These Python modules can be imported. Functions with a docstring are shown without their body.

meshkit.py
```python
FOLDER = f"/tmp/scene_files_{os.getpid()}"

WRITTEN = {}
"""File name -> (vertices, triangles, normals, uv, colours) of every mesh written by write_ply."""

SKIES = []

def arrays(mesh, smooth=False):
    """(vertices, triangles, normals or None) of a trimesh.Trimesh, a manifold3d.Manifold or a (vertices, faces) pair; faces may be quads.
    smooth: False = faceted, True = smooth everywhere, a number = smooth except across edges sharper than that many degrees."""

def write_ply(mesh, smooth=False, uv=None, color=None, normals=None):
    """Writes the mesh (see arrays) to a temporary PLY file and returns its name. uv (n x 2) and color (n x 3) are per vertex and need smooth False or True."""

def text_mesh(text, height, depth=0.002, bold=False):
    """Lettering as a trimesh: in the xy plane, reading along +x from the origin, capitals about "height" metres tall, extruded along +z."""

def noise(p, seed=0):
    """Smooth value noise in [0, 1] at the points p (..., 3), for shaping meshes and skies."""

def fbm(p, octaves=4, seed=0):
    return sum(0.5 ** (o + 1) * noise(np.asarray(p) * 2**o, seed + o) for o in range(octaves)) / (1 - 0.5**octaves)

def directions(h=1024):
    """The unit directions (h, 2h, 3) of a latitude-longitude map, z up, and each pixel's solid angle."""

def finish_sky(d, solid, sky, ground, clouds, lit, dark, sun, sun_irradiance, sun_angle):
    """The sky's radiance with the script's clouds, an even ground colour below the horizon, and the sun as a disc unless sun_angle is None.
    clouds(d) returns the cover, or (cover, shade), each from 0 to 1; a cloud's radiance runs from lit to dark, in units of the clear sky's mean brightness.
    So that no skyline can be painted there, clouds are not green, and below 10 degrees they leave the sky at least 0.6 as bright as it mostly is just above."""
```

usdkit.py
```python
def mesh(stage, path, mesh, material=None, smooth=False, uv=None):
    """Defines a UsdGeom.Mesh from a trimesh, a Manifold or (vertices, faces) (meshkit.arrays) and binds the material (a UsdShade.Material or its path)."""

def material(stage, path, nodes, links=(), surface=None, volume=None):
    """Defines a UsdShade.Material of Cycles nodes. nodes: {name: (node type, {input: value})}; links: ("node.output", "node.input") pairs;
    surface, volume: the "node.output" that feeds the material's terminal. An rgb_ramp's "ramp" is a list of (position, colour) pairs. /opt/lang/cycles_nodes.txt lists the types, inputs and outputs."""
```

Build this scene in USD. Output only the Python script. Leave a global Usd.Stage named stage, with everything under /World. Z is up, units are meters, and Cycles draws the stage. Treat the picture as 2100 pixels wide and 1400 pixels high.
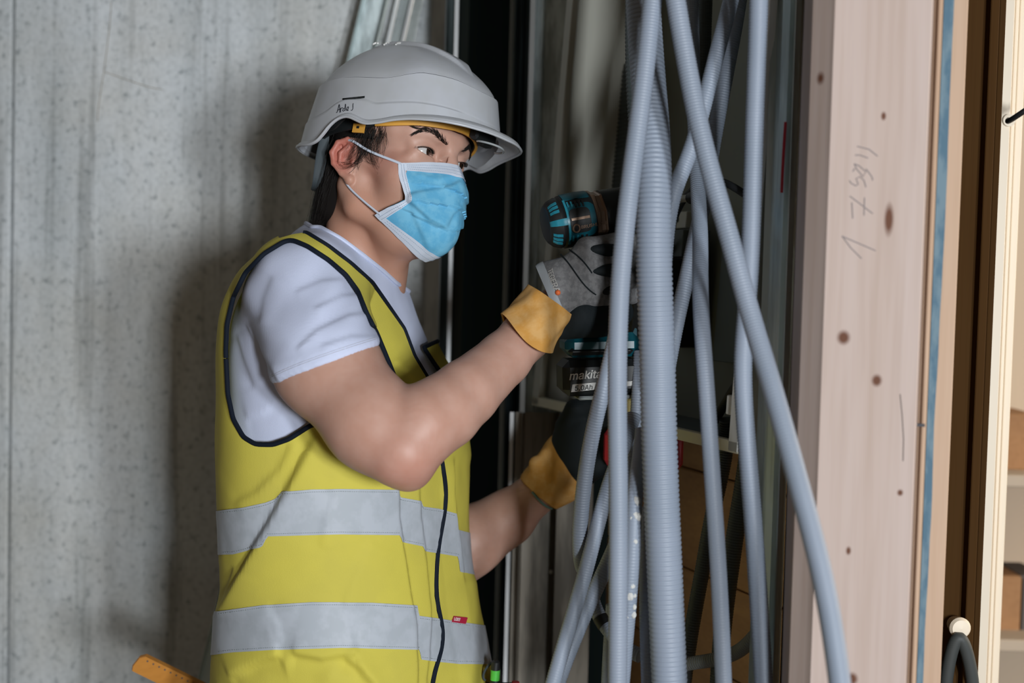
import math, random
import numpy as np, trimesh, usdkit, meshkit
from pxr import Usd, UsdGeom, UsdLux, UsdShade, Gf, Sdf, Vt

stage = Usd.Stage.CreateInMemory()
UsdGeom.SetStageUpAxis(stage, 'Z')
UsdGeom.SetStageMetersPerUnit(stage, 1.0)
UsdGeom.Xform.Define(stage, '/World')
UsdGeom.Scope.Define(stage, '/World/Looks')

# ------------------------------------------------------------------ camera
F = 2917.0                                    # focal length in pixels of a 2100 px wide picture
CY, ZC = -1.78, 1.5
_th, _ro = math.radians(2.75), math.radians(1.5)      # looks a little down, rolled a little
CAM = np.array([0, CY, ZC])
FW = np.array([0, math.cos(_th), -math.sin(_th)])
_r0, _u0 = np.array([1.0, 0, 0]), np.array([0, math.sin(_th), math.cos(_th)])
RT = math.cos(_ro) * _r0 + math.sin(_ro) * _u0
UP = math.cos(_ro) * _u0 - math.sin(_ro) * _r0
cam = UsdGeom.Camera.Define(stage, '/World/camera')
_m = np.eye(4)
_m[0, :3], _m[1, :3], _m[2, :3], _m[3, :3] = RT, UP, -FW, CAM
UsdGeom.Xformable(cam).AddTransformOp().Set(Gf.Matrix4d(*_m.ravel().tolist()))
cam.CreateHorizontalApertureAttr(36.0)
cam.CreateVerticalApertureAttr(24.0)
cam.CreateFocalLengthAttr(F * 36 / 2100)
cam.CreateClippingRangeAttr(Gf.Vec2f(0.05, 60))
cam.CreateFStopAttr(3.2)
cam.CreateFocusDistanceAttr(1.66)
cam.CreateExposureAttr(0.0)

# ------------------------------------------------------------------ light: dim warm interior around, cool window light from front right
dome = UsdLux.DomeLight.Define(stage, '/World/sky')
dome.CreateIntensityAttr(0.021)
dome.CreateColorAttr(Gf.Vec3f(1.0, 0.69, 0.36))


def rect_light(path, pos, target, w, h, power, color):
    l = UsdLux.RectLight.Define(stage, path)
    l.CreateWidthAttr(w)
    l.CreateHeightAttr(h)
    l.CreateIntensityAttr(power)
    l.CreateColorAttr(Gf.Vec3f(*color))
    z = np.array(pos, float) - np.array(target, float)
    z /= np.linalg.norm(z)
    x = np.cross([0, 0, 1.0], z)
    x /= np.linalg.norm(x)
    m = np.eye(4)
    m[0, :3], m[1, :3], m[2, :3], m[3, :3] = x, np.cross(z, x), z, pos
    UsdGeom.Xformable(l).AddTransformOp().Set(Gf.Matrix4d(*m.ravel().tolist()))


rect_light('/World/window_light', (0.84, -3.5, 1.48), (-0.2, 0, 1.46), 0.24, 0.42, 190.0, (0.93, 0.97, 1.0))
rect_light('/World/window_light_001', (1.36, -3.5, 1.48), (-0.2, 0, 1.46), 0.24, 0.42, 190.0, (0.93, 0.97, 1.0))
rect_light('/World/side_room_light', (2.6, 0.2, 1.9), (0.75, 0.5, 1.3), 1.0, 1.4, 9.0, (1.0, 0.86, 0.68))


def at(px, py, Y):
    """The point seen at pixel (px, py) that stands in the vertical plane y = Y."""
    d = FW * F + RT * (px - 1050) - UP * (py - 700)
    return CAM + d * ((Y - CY) / d[1])


def proj(p):
    q = np.asarray(p, float) - CAM
    z = q @ FW
    return np.stack([1050 + F * (q @ RT) / z, 700 - F * (q @ UP) / z], -1)


# ------------------------------------------------------------------ helpers
def unit(v):
    v = np.asarray(v, float)
    return v / np.linalg.norm(v)


_taken = {}


def fresh(parent, name):
    k = parent + '/' + name
    n = _taken.get(k, 0)
    _taken[k] = n + 1
    return k if n == 0 else f'{k}_{n:03d}'


def set_data(p, label=None, cat=None, group=None, kind=None):
    for k, v in (('label', label), ('category', cat), ('group', group), ('kind', kind)):
        if v:
            p.SetCustomDataByKey(k, v)
    return p


def thing(name, label, cat, loc=(0, 0, 0), group=None, kind=None):
    path = fresh('/World', name)
    x = UsdGeom.Xform.Define(stage, path)
    x.AddTranslateOp().Set(Gf.Vec3d(*map(float, loc)))
    p = set_data(x.GetPrim(), label, cat, group, kind)
    ORIGIN[path] = np.array(loc, float)
    return path


ORIGIN = {}


def obj(name, mesh, mat, parent=None, smooth=35, label=None, cat=None, group=None, kind=None, uv=None):
    """One Mesh prim; vertices are given in world space and written relative to the thing they belong to."""
    path = fresh(parent or '/World', name)
    if isinstance(mesh, list):
        mesh = trimesh.util.concatenate([trimesh.Trimesh(*meshkit.arrays(m)[:2], process=False) for m in mesh])
    v, f = meshkit.arrays(mesh)[:2]
    org = ORIGIN.get('/'.join((parent or '/World').split('/')[:3]), np.zeros(3))
    if parent is None:
        org = np.zeros(3)
    m = usdkit.mesh(stage, path, trimesh.Trimesh(v - org, f, process=False), MAT[mat], smooth=smooth, uv=uv)
    m.CreateDoubleSidedAttr(True)
    set_data(m.GetPrim(), label, cat, group, kind)
    return path


def curves(name, strands, width, mat, parent, taper=True):
    """Hair: one BasisCurves prim."""
    path = fresh(parent, name)
    org = ORIGIN.get('/'.join(parent.split('/')[:3]), np.zeros(3))
    c = UsdGeom.BasisCurves.Define(stage, path)
    pts = np.concatenate([np.asarray(s) for s in strands]) - org
    c.CreatePointsAttr(Vt.Vec3fArray.FromNumpy(pts.astype(np.float32)))
    c.CreateCurveVertexCountsAttr(Vt.IntArray([len(s) for s in strands]))
    c.CreateTypeAttr('cubic')
    c.CreateBasisAttr('catmullRom')
    w = np.concatenate([width * (np.linspace(1, 0.25, len(s)) if taper else np.ones(len(s))) for s in strands])
    c.CreateWidthsAttr(Vt.FloatArray.FromNumpy(w.astype(np.float32)))
    c.SetWidthsInterpolation('vertex')
    UsdShade.MaterialBindingAPI.Apply(c.GetPrim()).Bind(MAT[mat])
    return path


def spline(P, n):
    """n points of a centripetal-like smooth curve through P (Catmull-Rom by chord length)."""
    from scipy.interpolate import PchipInterpolator, CubicSpline
    P = np.asarray(P, float)
    t = np.r_[0, np.cumsum(np.linalg.norm(np.diff(P, axis=0), axis=1))]
    return CubicSpline(t, P)(np.linspace(0, t[-1], n)) if len(P) > 2 else np.linspace(P[0], P[1], n)


def frames(p):
    t = np.gradient(p, axis=0)
    t /= np.linalg.norm(t, axis=1, keepdims=True)
    a = np.zeros_like(t)
    a[0] = unit(np.cross(t[0], [0.31, -0.9, 0.2]))
    for i in range(1, len(t)):
        w = a[i - 1] - t[i] * (a[i - 1] @ t[i])
        a[i] = w / np.linalg.norm(w)
    return t, a, np.cross(t, a)


def sweep(p, rad, sides=16, caps=True, flat=1.0):
    """A round (or flattened) bar along the points p with radius rad per point."""
    p = np.asarray(p, float)
    n = len(p)
    rad = np.broadcast_to(rad, (n,))
    t, a, b = frames(p)
    ang = np.arange(sides) * 2 * np.pi / sides
    v = p[:, None] + rad[:, None, None] * (np.cos(ang)[None, :, None] * a[:, None] + flat * np.sin(ang)[None, :, None] * b[:, None])
    i, j = np.meshgrid(np.arange(n - 1), np.arange(sides), indexing='ij')
    q = np.stack([i * sides + j, i * sides + (j + 1) % sides, (i + 1) * sides + (j + 1) % sides, (i + 1) * sides + j], -1).reshape(-1, 4)
    f = np.vstack([q[:, [0, 1, 2]], q[:, [0, 2, 3]]])
    v = v.reshape(-1, 3)
    if caps:
        k = len(v)
        v = np.vstack([v, p[:1], p[-1:]])
        jj = np.arange(sides)
        f = np.vstack([f, np.stack([np.full(sides, k), (jj + 1) % sides, jj], 1),
                       np.stack([np.full(sides, k + 1), (n - 1) * sides + jj, (n - 1) * sides + (jj + 1) % sides], 1)])
    return trimesh.Trimesh(v, f, process=False)


def ring(p, rad, sides=8):
    """A closed bar along the loop p."""
    p = np.asarray(p, float)
    n = len(p)
    t = np.roll(p, -1, 0) - np.roll(p, 1, 0)
    t /= np.linalg.norm(t, axis=1, keepdims=True) + 1e-12
    c = p.mean(0)
    a = p - c
    a -= t * (a * t).sum(1, keepdims=True)
    a /= np.linalg.norm(a, axis=1, keepdims=True) + 1e-12
    b = np.cross(t, a)
    ang = np.arange(sides) * 2 * np.pi / sides
    v = p[:, None] + rad * (np.cos(ang)[None, :, None] * a[:, None] + np.sin(ang)[None, :, None] * b[:, None])
    i, j = np.meshgrid(np.arange(n), np.arange(sides), indexing='ij')
    i2 = (i + 1) % n
    q = np.stack([i * sides + j, i2 * sides + j, i2 * sides + (j + 1) % sides, i * sides + (j + 1) % sides], -1).reshape(-1, 4)
    return trimesh.Trimesh(v.reshape(-1, 3), np.vstack([q[:, [0, 1, 2]], q[:, [0, 2, 3]]]), process=False)


def chamfer_box(lo, hi, c=0.002):
    lo, hi = np.asarray(lo, float), np.asarray(hi, float)
    c = min(c, 0.49 * (hi - lo).min())
    pts = []
    for s in np.ndindex(2, 2, 2):
        p = np.where(s, hi, lo)
        d = np.where(s, -c, c)
        for k in range(3):
            q = p + d
            q[k] = p[k]
            pts.append(q)
    return trimesh.convex.convex_hull(np.array(pts))


def frame_box(center, X, Y, Z, size, c=0.002):
    """A chamfered box with its own axes."""
    s = np.asarray(size, float) / 2
    m = chamfer_box(-s, s, c)
    v = np.array(m.vertices) @ np.stack([unit(X), unit(Y), unit(Z)]) + np.asarray(center)
    return fix(trimesh.Trimesh(v, m.faces, process=False))


def fix(m):
    if m.is_watertight and m.volume < 0:
        m.invert()
    return m


def hull(pts):
    return trimesh.convex.convex_hull(np.asarray(pts, float))


def prism(poly, d):
    """Planar polygon (n x 3, convex or not, given in order) extruded by the vector d."""
    from shapely.geometry import Polygon
    P = np.asarray(poly, float)
    d = np.asarray(d, float)
    nrm = unit(d)
    a = unit(P[1] - P[0] - nrm * ((P[1] - P[0]) @ nrm))
    b = np.cross(nrm, a)
    q = np.stack([(P - P[0]) @ a, (P - P[0]) @ b], 1)
    off = ((P - P[0]) @ nrm).mean()
    m = trimesh.creation.extrude_polygon(Polygon(q), np.linalg.norm(d), engine='earcut')
    v = np.array(m.vertices)
    return fix(trimesh.Trimesh(P[0] + v[:, :1] * a + v[:, 1:2] * b + (v[:, 2:] + off) * nrm, m.faces, process=False))


def sheet(path_xy, z0, z1, th=0.001):
    """A folded metal sheet: polyline in plan, extruded upward."""
    from shapely.geometry import LineString
    g = LineString(path_xy).buffer(th / 2, cap_style='flat', join_style='mitre')
    m = trimesh.creation.extrude_polygon(g, z1 - z0, engine='earcut')
    m.apply_translation([0, 0, z0])
    return m


def lathe(profile, origin, axis, n=40):
    """profile: (distance along axis, radius) pairs."""
    origin, axis = np.asarray(origin, float), unit(axis)
    p = np.array([origin + axis * d for d, r in profile])
    a = unit(np.cross(axis, [0.3, 0.2, 0.9]))
    b = np.cross(axis, a)
    ang = np.arange(n) * 2 * np.pi / n
    v = (p[:, None] + np.array([r for d, r in profile])[:, None, None] * (np.cos(ang)[None, :, None] * a + np.sin(ang)[None, :, None] * b)).reshape(-1, 3)
    k = len(p)
    i, j = np.meshgrid(np.arange(k - 1), np.arange(n), indexing='ij')
    q = np.stack([i * n + j, i * n + (j + 1) % n, (i + 1) * n + (j + 1) % n, (i + 1) * n + j], -1).reshape(-1, 4)
    return trimesh.Trimesh(v, np.vstack([q[:, [0, 1, 2]], q[:, [0, 2, 3]]]), process=False)


def lettering(text, height, o, xd, yd, depth=0.0004, bold=True, slant=0.0):
    """Raised print at o reading along xd, capitals along yd."""
    m = meshkit.text_mesh(text, height, depth, bold)
    v = np.array(m.vertices)
    v[:, 0] += v[:, 1] * slant
    X, Y = unit(xd), unit(yd)
    Z = np.cross(X, Y)
    return trimesh.Trimesh(np.asarray(o) + v[:, :1] * X + v[:, 1:2] * Y + v[:, 2:] * Z, m.faces, process=False)


def cling(mesh, host, off):
    """Lays a mesh onto the surface of a dense host mesh."""
    from scipy.spatial import cKDTree
    hv, hf, hn = meshkit.arrays(host, True)
    v = np.array(mesh.vertices)
    _, k = cKDTree(hv).query(v, k=4)
    p, n = hv[k].mean(1), hn[k].mean(1)
    n /= np.linalg.norm(n, axis=1, keepdims=True)
    v = v - n * ((v - p) * n).sum(1, keepdims=True) + off * n
    return trimesh.Trimesh(v, mesh.faces, process=False)


def clip(mesh, s):
    """The part of a triangle mesh where the per-vertex value s is positive, cut along s = 0, with the cut's loops."""
    v, f = np.array(mesh.vertices), np.array(mesh.faces)
    s = np.where(np.abs(s) < 1e-9, 1e-9, s)
    inside = s[f] > 0
    cnt = inside.sum(1)
    keep = f[cnt == 3]
    newv, cache, out, segs = [], {}, [], []

    def cut(i, j):
        k = (i, j) if i < j else (j, i)
        if k not in cache:
            t = s[i] / (s[i] - s[j])
            cache[k] = len(v) + len(newv)
            newv.append(v[i] + t * (v[j] - v[i]))
        return cache[k]
    for tri in f[(cnt == 1) | (cnt == 2)]:
        ins = s[tri] > 0
        if ins.sum() == 1:
            k = int(np.argmax(ins))
            a, b, c = tri[k], tri[(k + 1) % 3], tri[(k + 2) % 3]
            x, y = cut(a, b), cut(a, c)
            out.append((a, x, y))
            segs.append((x, y))
        else:
            k = int(np.argmin(ins))
            a, b, c = tri[k], tri[(k + 1) % 3], tri[(k + 2) % 3]
            x, y = cut(a, b), cut(a, c)
            out += [(x, b, c), (x, c, y)]
            segs.append((y, x))
    V = np.vstack([v, newv]) if newv else v
    T = np.vstack([keep, np.array(out, int)]) if out else keep
    nxt = {}
    for a, b in segs:
        nxt.setdefault(a, b)
    loops = []
    heads = set(nxt) - set(nxt.values())
    while nxt:
        a = next((h for h in heads if h in nxt), None)
        if a is None:
            a = next(iter(nxt))
        lp = [a]
        while a in nxt:
            a = nxt.pop(a)
            lp.append(a)
        loops.append(V[lp])
    used = np.unique(T)
    re = np.full(len(V), -1)
    re[used] = np.arange(len(used))
    return trimesh.Trimesh(V[used], re[T], process=False), [l for l in loops if len(l) > 8]


def smooth_line(p, n=3):
    p = np.array(p)
    for _ in range(n):
        p[1:-1] = 0.25 * p[:-2] + 0.5 * p[1:-1] + 0.25 * p[2:]
    return p


def in_poly(q, poly):
    """Signed distance (positive inside) of 2-D points to a polygon."""
    q, P = np.asarray(q, float), np.asarray(poly, float)
    d = np.full(len(q), 1e9)
    ins = np.zeros(len(q), bool)
    for a, b in zip(P, np.roll(P, -1, 0)):
        e = b - a
        t = np.clip(((q - a) @ e) / (e @ e), 0, 1)
        d = np.minimum(d, np.hypot(*(q - a - t[:, None] * e).T))
        c = ((a[1] > q[:, 1]) != (b[1] > q[:, 1]))
        xx = a[0] + (q[:, 1] - a[1]) * e[0] / (e[1] if abs(e[1]) > 1e-9 else 1e-9)
        ins ^= c & (q[:, 0] < xx)
    return np.where(ins, d, -d)


def to_line(q, line):
    """Distance to a polyline, and its sign (positive on the right when walking downwards in the picture: larger x)."""
    q, P = np.asarray(q, float), np.asarray(line, float)
    best, sign, tt = np.full(len(q), 1e9), np.ones(len(q)), np.zeros(len(q))
    L = np.r_[0, np.cumsum(np.linalg.norm(np.diff(P, axis=0), axis=1))]
    for k, (a, b) in enumerate(zip(P[:-1], P[1:])):
        e = b - a
        t = np.clip(((q - a) @ e) / (e @ e), 0, 1)
        r = q - a - t[:, None] * e
        d = np.hypot(*r.T)
        m = d < best
        best[m] = d[m]
        sign[m] = np.sign(e[1] * r[m, 0] - e[0] * r[m, 1])
        tt[m] = (L[k] + t[m] * np.linalg.norm(e)) / L[-1]
    return best, sign, tt


# ------------------------------------------------------------------ materials
MAT = {}


def mat(name, base, rough=0.6, metal=0.0, spec=0.5, noise=None, bump=None, extra=None, grain=None):
    """Principled; noise = (scale, detail, second colour, amount, stretch); bump = (scale, strength, distance, stretch)."""
    nodes = {'p': ('principled_bsdf', {'base_color': base, 'roughness': rough, 'metallic': metal, 'specular_ior_level': spec, **(extra or {})})}
    links = []
    if noise or bump:
        nodes['tc'] = ('geometry', {})
    if noise:
        sc, det, c2, amt, st = noise
        nodes['mp'] = ('mapping', {'scale': st})
        nodes['n'] = ('noise_texture', {'scale': sc, 'detail': det, 'roughness': 0.6})
        nodes['rr'] = ('rgb_ramp', {'ramp': [(0.5 - 0.5 / max(amt, 0.01) * 0.2, base), (0.5 + 0.5 / max(amt, 0.01) * 0.2, c2)]})
        links += [('tc.position', 'mp.vector'), ('mp.vector', 'n.vector'), ('n.fac', 'rr.fac'), ('rr.color', 'p.base_color')]
    if bump:
        sc, strg, dist, st = bump
        nodes['mb'] = ('mapping', {'scale': st})
        nodes['nb'] = ('noise_texture', {'scale': sc, 'detail': 4.0})
        nodes['b'] = ('bump', {'strength': strg, 'distance': dist})
        links += [('tc.position', 'mb.vector'), ('mb.vector', 'nb.vector'), ('nb.fac', 'b.height'), ('b.normal', 'p.normal')]
    MAT[name] = usdkit.material(stage, '/World/Looks/' + name, nodes, links, 'p.BSDF')


ONE = (1, 1, 1)


def wood_mat(name, c1, c2, scale=18.0, stretch=(1, 1, 0.05), rough=0.7, knots=None, spec=0.3, kcol=(0.12, 0.045, 0.022)):
    """Long fine grain plus a few knots (position, radius)."""
    nodes = {'g': ('geometry', {}), 'mp': ('mapping', {'scale': stretch}),
             'n': ('noise_texture', {'scale': scale, 'detail': 5.0, 'roughness': 0.6, 'distortion': 0.6}),
             'r': ('rgb_ramp', {'ramp': [(0.3, c1), (0.55, tuple(0.5 * (a + b) for a, b in zip(c1, c2))), (0.72, c2)]}),
             'n2': ('noise_texture', {'scale': scale * 9, 'detail': 3.0}),
             'r2': ('rgb_ramp', {'ramp': [(0.42, (1, 1, 1)), (0.7, (0.86, 0.82, 0.78))]}),
             'x': ('mix', {'mix_type': 'multiply', 'fac': 0.6}),
             'b': ('bump', {'strength': 0.15, 'distance': 0.001}),
             'p': ('principled_bsdf', {'roughness': rough, 'specular_ior_level': spec})}
    links = [('g.position', 'mp.vector'), ('mp.vector', 'n.vector'), ('mp.vector', 'n2.vector'), ('n.fac', 'r.fac'), ('n2.fac', 'r2.fac'),
             ('r.color', 'x.color1'), ('r2.color', 'x.color2'), ('n2.fac', 'b.height'), ('b.normal', 'p.normal')]
    last = 'x.color'
    for i, (pos, rad, sq) in enumerate(knots or []):
        nodes[f's{i}'] = ('vector_math', {'math_type': 'subtract', 'vector2': pos})
        nodes[f'm{i}'] = ('vector_math', {'math_type': 'multiply', 'vector2': (1.0, 1.0, sq)})
        nodes[f'l{i}'] = ('vector_math', {'math_type': 'length'})
        nodes[f'w{i}'] = ('map_range', {'from_min': rad * 0.45, 'from_max': rad, 'to_min': 1.0, 'to_max': 0.0, 'clamp': True})
        nodes[f'k{i}'] = ('mix', {'mix_type': 'mix', 'color2': kcol})
        links += [('g.position', f's{i}.vector1'), (f's{i}.vector', f'm{i}.vector1'), (f'm{i}.vector', f'l{i}.vector1'), (f'l{i}.value', f'w{i}.value'),
                  (f'w{i}.result', f'k{i}.fac'), (last, f'k{i}.color1')]
        last = f'k{i}.color'
    links.append((last, 'p.base_color'))
    MAT[name] = usdkit.material(stage, '/World/Looks/' + name, nodes, links, 'p.BSDF')


def concrete_mat(name, light, dark, warm):
    nodes = {'g': ('geometry', {}),
             'm1': ('mapping', {'scale': (1, 1, 0.12)}), 'n1': ('noise_texture', {'scale': 9.0, 'detail': 5.0, 'roughness': 0.6}),
             'n2': ('noise_texture', {'scale': 3.2, 'detail': 4.0, 'roughness': 0.65}),
             'm3': ('mapping', {'scale': (1, 1, 0.75)}), 'n3': ('noise_texture', {'scale': 95.0, 'detail': 2.5, 'roughness': 0.55}),
             'm4': ('mapping', {'scale': (1, 1, 0.045)}), 'n4': ('noise_texture', {'scale': 22.0, 'detail': 3.0, 'roughness': 0.7}),
             'n5': ('noise_texture', {'scale': 140.0, 'detail': 3.0}),
             'r1': ('rgb_ramp', {'ramp': [(0.34, dark), (0.62, light)]}),
             'r2': ('rgb_ramp', {'ramp': [(0.40, (1, 1, 1)), (0.68, warm)]}),
             'r3': ('rgb_ramp', {'ramp': [(0.27, (0.50, 0.52, 0.53)), (0.38, (0.85, 0.86, 0.86)), (0.48, (1, 1, 1))]}),
             'r4': ('rgb_ramp', {'ramp': [(0.32, (0.62, 0.62, 0.61)), (0.44, (1, 1, 1))]}),
             'r5': ('rgb_ramp', {'ramp': [(0.3, (0.90, 0.90, 0.90)), (0.6, (1.03, 1.03, 1.03))]}),
             'x1': ('mix', {'mix_type': 'multiply', 'fac': 1.0}), 'x2': ('mix', {'mix_type': 'multiply', 'fac': 0.9}), 'x3': ('mix', {'mix_type': 'multiply', 'fac': 0.8}),
             'x4': ('mix', {'mix_type': 'multiply', 'fac': 1.0}),
             'b': ('bump', {'strength': 0.35, 'distance': 0.002}),
             'p': ('principled_bsdf', {'roughness': 0.75, 'specular_ior_level': 0.3})}
    links = [('g.position', 'm1.vector'), ('m1.vector', 'n1.vector'), ('g.position', 'n2.vector'), ('g.position', 'm3.vector'), ('m3.vector', 'n3.vector'),
             ('g.position', 'm4.vector'), ('m4.vector', 'n4.vector'), ('g.position', 'n5.vector'),
             ('n1.fac', 'r1.fac'), ('n2.fac', 'r2.fac'), ('n3.fac', 'r3.fac'), ('n4.fac', 'r4.fac'), ('n5.fac', 'r5.fac'),
             ('r1.color', 'x1.color1'), ('r2.color', 'x1.color2'), ('x1.color', 'x2.color1'), ('r3.color', 'x2.color2'), ('x2.color', 'x3.color1'), ('r4.color', 'x3.color2'),
             ('x3.color', 'x4.color1'), ('r5.color', 'x4.color2'), ('x4.color', 'p.base_color'), ('n3.fac', 'b.height'), ('b.normal', 'p.normal')]
    MAT[name] = usdkit.material(stage, '/World/Looks/' + name, nodes, links, 'p.BSDF')


concrete_mat('concrete', (0.67, 0.705, 0.735), (0.48, 0.515, 0.535), (0.90, 0.86, 0.80))
mat('plaster', (0.33, 0.34, 0.34), 0.8, noise=(30, 4, (0.25, 0.26, 0.26), 1.2, (1, 1, 0.3)))
mat('floor_screed', (0.20, 0.17, 0.14), 0.8, noise=(6, 4, (0.15, 0.13, 0.11), 1, ONE))
mat('dark_void', (0.010, 0.016, 0.015), 0.9, spec=0.1)  # near-black colour stands in for the unlit space behind the studs
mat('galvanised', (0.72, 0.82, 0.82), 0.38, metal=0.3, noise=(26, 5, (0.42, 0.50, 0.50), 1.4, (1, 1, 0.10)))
mat('track_metal', (0.27, 0.245, 0.205), 0.38, metal=0.4, noise=(22, 6, (0.13, 0.12, 0.10), 1.5, (1, 1, 0.15)))  # brown reflection of the boards is put into the base colour
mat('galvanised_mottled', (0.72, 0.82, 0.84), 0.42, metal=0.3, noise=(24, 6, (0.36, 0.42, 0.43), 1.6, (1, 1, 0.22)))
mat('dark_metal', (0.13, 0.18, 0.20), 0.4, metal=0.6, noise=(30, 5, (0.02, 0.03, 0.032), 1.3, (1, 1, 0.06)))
mat('bright_zinc', (0.80, 0.83, 0.86), 0.3, metal=0.3)
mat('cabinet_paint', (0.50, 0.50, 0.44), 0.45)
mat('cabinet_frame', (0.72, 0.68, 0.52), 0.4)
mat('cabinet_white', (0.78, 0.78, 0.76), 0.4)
mat('cabinet_paint_shaded', (0.19, 0.20, 0.16), 0.5)  # cabinet paint darkened, the dimness of the recess put into the colour
mat('duct_grey', (0.10, 0.12, 0.12), 0.6)
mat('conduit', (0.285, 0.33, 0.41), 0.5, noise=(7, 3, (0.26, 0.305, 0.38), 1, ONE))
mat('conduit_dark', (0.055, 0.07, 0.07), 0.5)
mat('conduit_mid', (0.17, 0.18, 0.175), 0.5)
mat('plaster_fleck', (0.62, 0.62, 0.60), 0.9)
mat('black_rubber', (0.012, 0.014, 0.016), 0.5)
mat('print_grey', (0.42, 0.41, 0.39), 0.8)
mat('red_plastic', (0.50, 0.02, 0.04), 0.4)
mat('yellow_tape', (0.62, 0.50, 0.16), 0.5)
wood_mat('board_wood', (0.52, 0.29, 0.11), (0.36, 0.19, 0.075), 9.0, (1, 1, 3.0), 0.6)
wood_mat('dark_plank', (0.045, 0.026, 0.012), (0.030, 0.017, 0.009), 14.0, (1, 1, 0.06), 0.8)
mat('blue_foam', (0.075, 0.145, 0.205), 0.9, noise=(60, 4, (0.14, 0.215, 0.265), 1.5, (1, 1, 0.3)))
wood_mat('tan_board', (0.55, 0.385, 0.28), (0.49, 0.335, 0.23), 10.0, (1, 1, 0.05), 0.7)
wood_mat('brown_frame', (0.060, 0.029, 0.009), (0.046, 0.022, 0.007), 22.0, (1, 1, 0.03), 0.8, spec=0.05)  # brown wood, with the shadow on the frame partly put into the colour
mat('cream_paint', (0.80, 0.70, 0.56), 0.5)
mat('beige_wall', (0.52, 0.42, 0.32), 0.8)
wood_mat('block_wood', (0.42, 0.22, 0.10), (0.33, 0.17, 0.08), 14.0, (1, 1, 1), 0.8)
mat('block_dark', (0.12, 0.10, 0.09), 0.8)
mat('duct_dark', (0.045, 0.052, 0.052), 0.6)
mat('rust_line', (0.30, 0.26, 0.20), 0.9)
mat('pencil', (0.25, 0.22, 0.22), 0.9)
mat('ink', (0.01, 0.012, 0.02), 0.6)
# ------------------------------------------------------------------ the setting
def vbox(px0, px1, Y, depth, z0=0.0, z1=2.7, c=0.001):
    """A plumb box whose front face spans px0..px1 (at mid height) in the plane y = Y."""
    return chamfer_box([at(px0, 700, Y)[0], Y, z0], [at(px1, 700, Y)[0], Y + depth, z1], c)


obj('floor', chamfer_box([-4, -5, -0.1], [4.5, 4, 0]), 'floor_screed', kind='structure')
obj('ceiling', chamfer_box([-4, -0.6, 2.72], [4.5, 4, 2.85]), 'plaster', kind='structure')
WY = 0.58
# the in-situ concrete wall: formwork panels that meet in a narrow joint
wall = thing('wall_back', None, None, kind='structure')
xj = at(21, 700, WY)[0]
xe = at(885, 700, WY)[0]
obj('panel', chamfer_box([xj + 0.0015, WY, 0], [xe, WY + 0.2, 2.7], 0.003), 'concrete', wall)
obj('panel', chamfer_box([-3.2, WY - 0.004, 0], [xj - 0.001, WY + 0.2, 2.7], 0.003), 'concrete', wall)
obj('joint', chamfer_box([xj - 0.004, WY + 0.006, 0], [xj + 0.005, WY + 0.19, 2.7], 0.001), 'plaster', wall)
st_ = []
for l in ([(228, 5), (224, 60), (218, 110), (211, 160), (204, 205), (200, 250)], [(214, 148), (245, 158), (285, 172), (335, 184)]):
    st_.append(sweep(spline([at(px, py, WY - 0.0001) for px, py in l], 30), 0.0006, 6))
obj('scratch', st_, 'rust_line', wall, label='faint rusty scratches')
obj('wall_end', vbox(868, 912, WY - 0.012, 0.2), 'plaster', kind='structure')
obj('wall_far', chamfer_box([-0.6, 2.4, 0], [0.95, 2.5, 2.7]), 'dark_void', kind='structure')  # painted near-black so the gap between the studs stays dark
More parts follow.
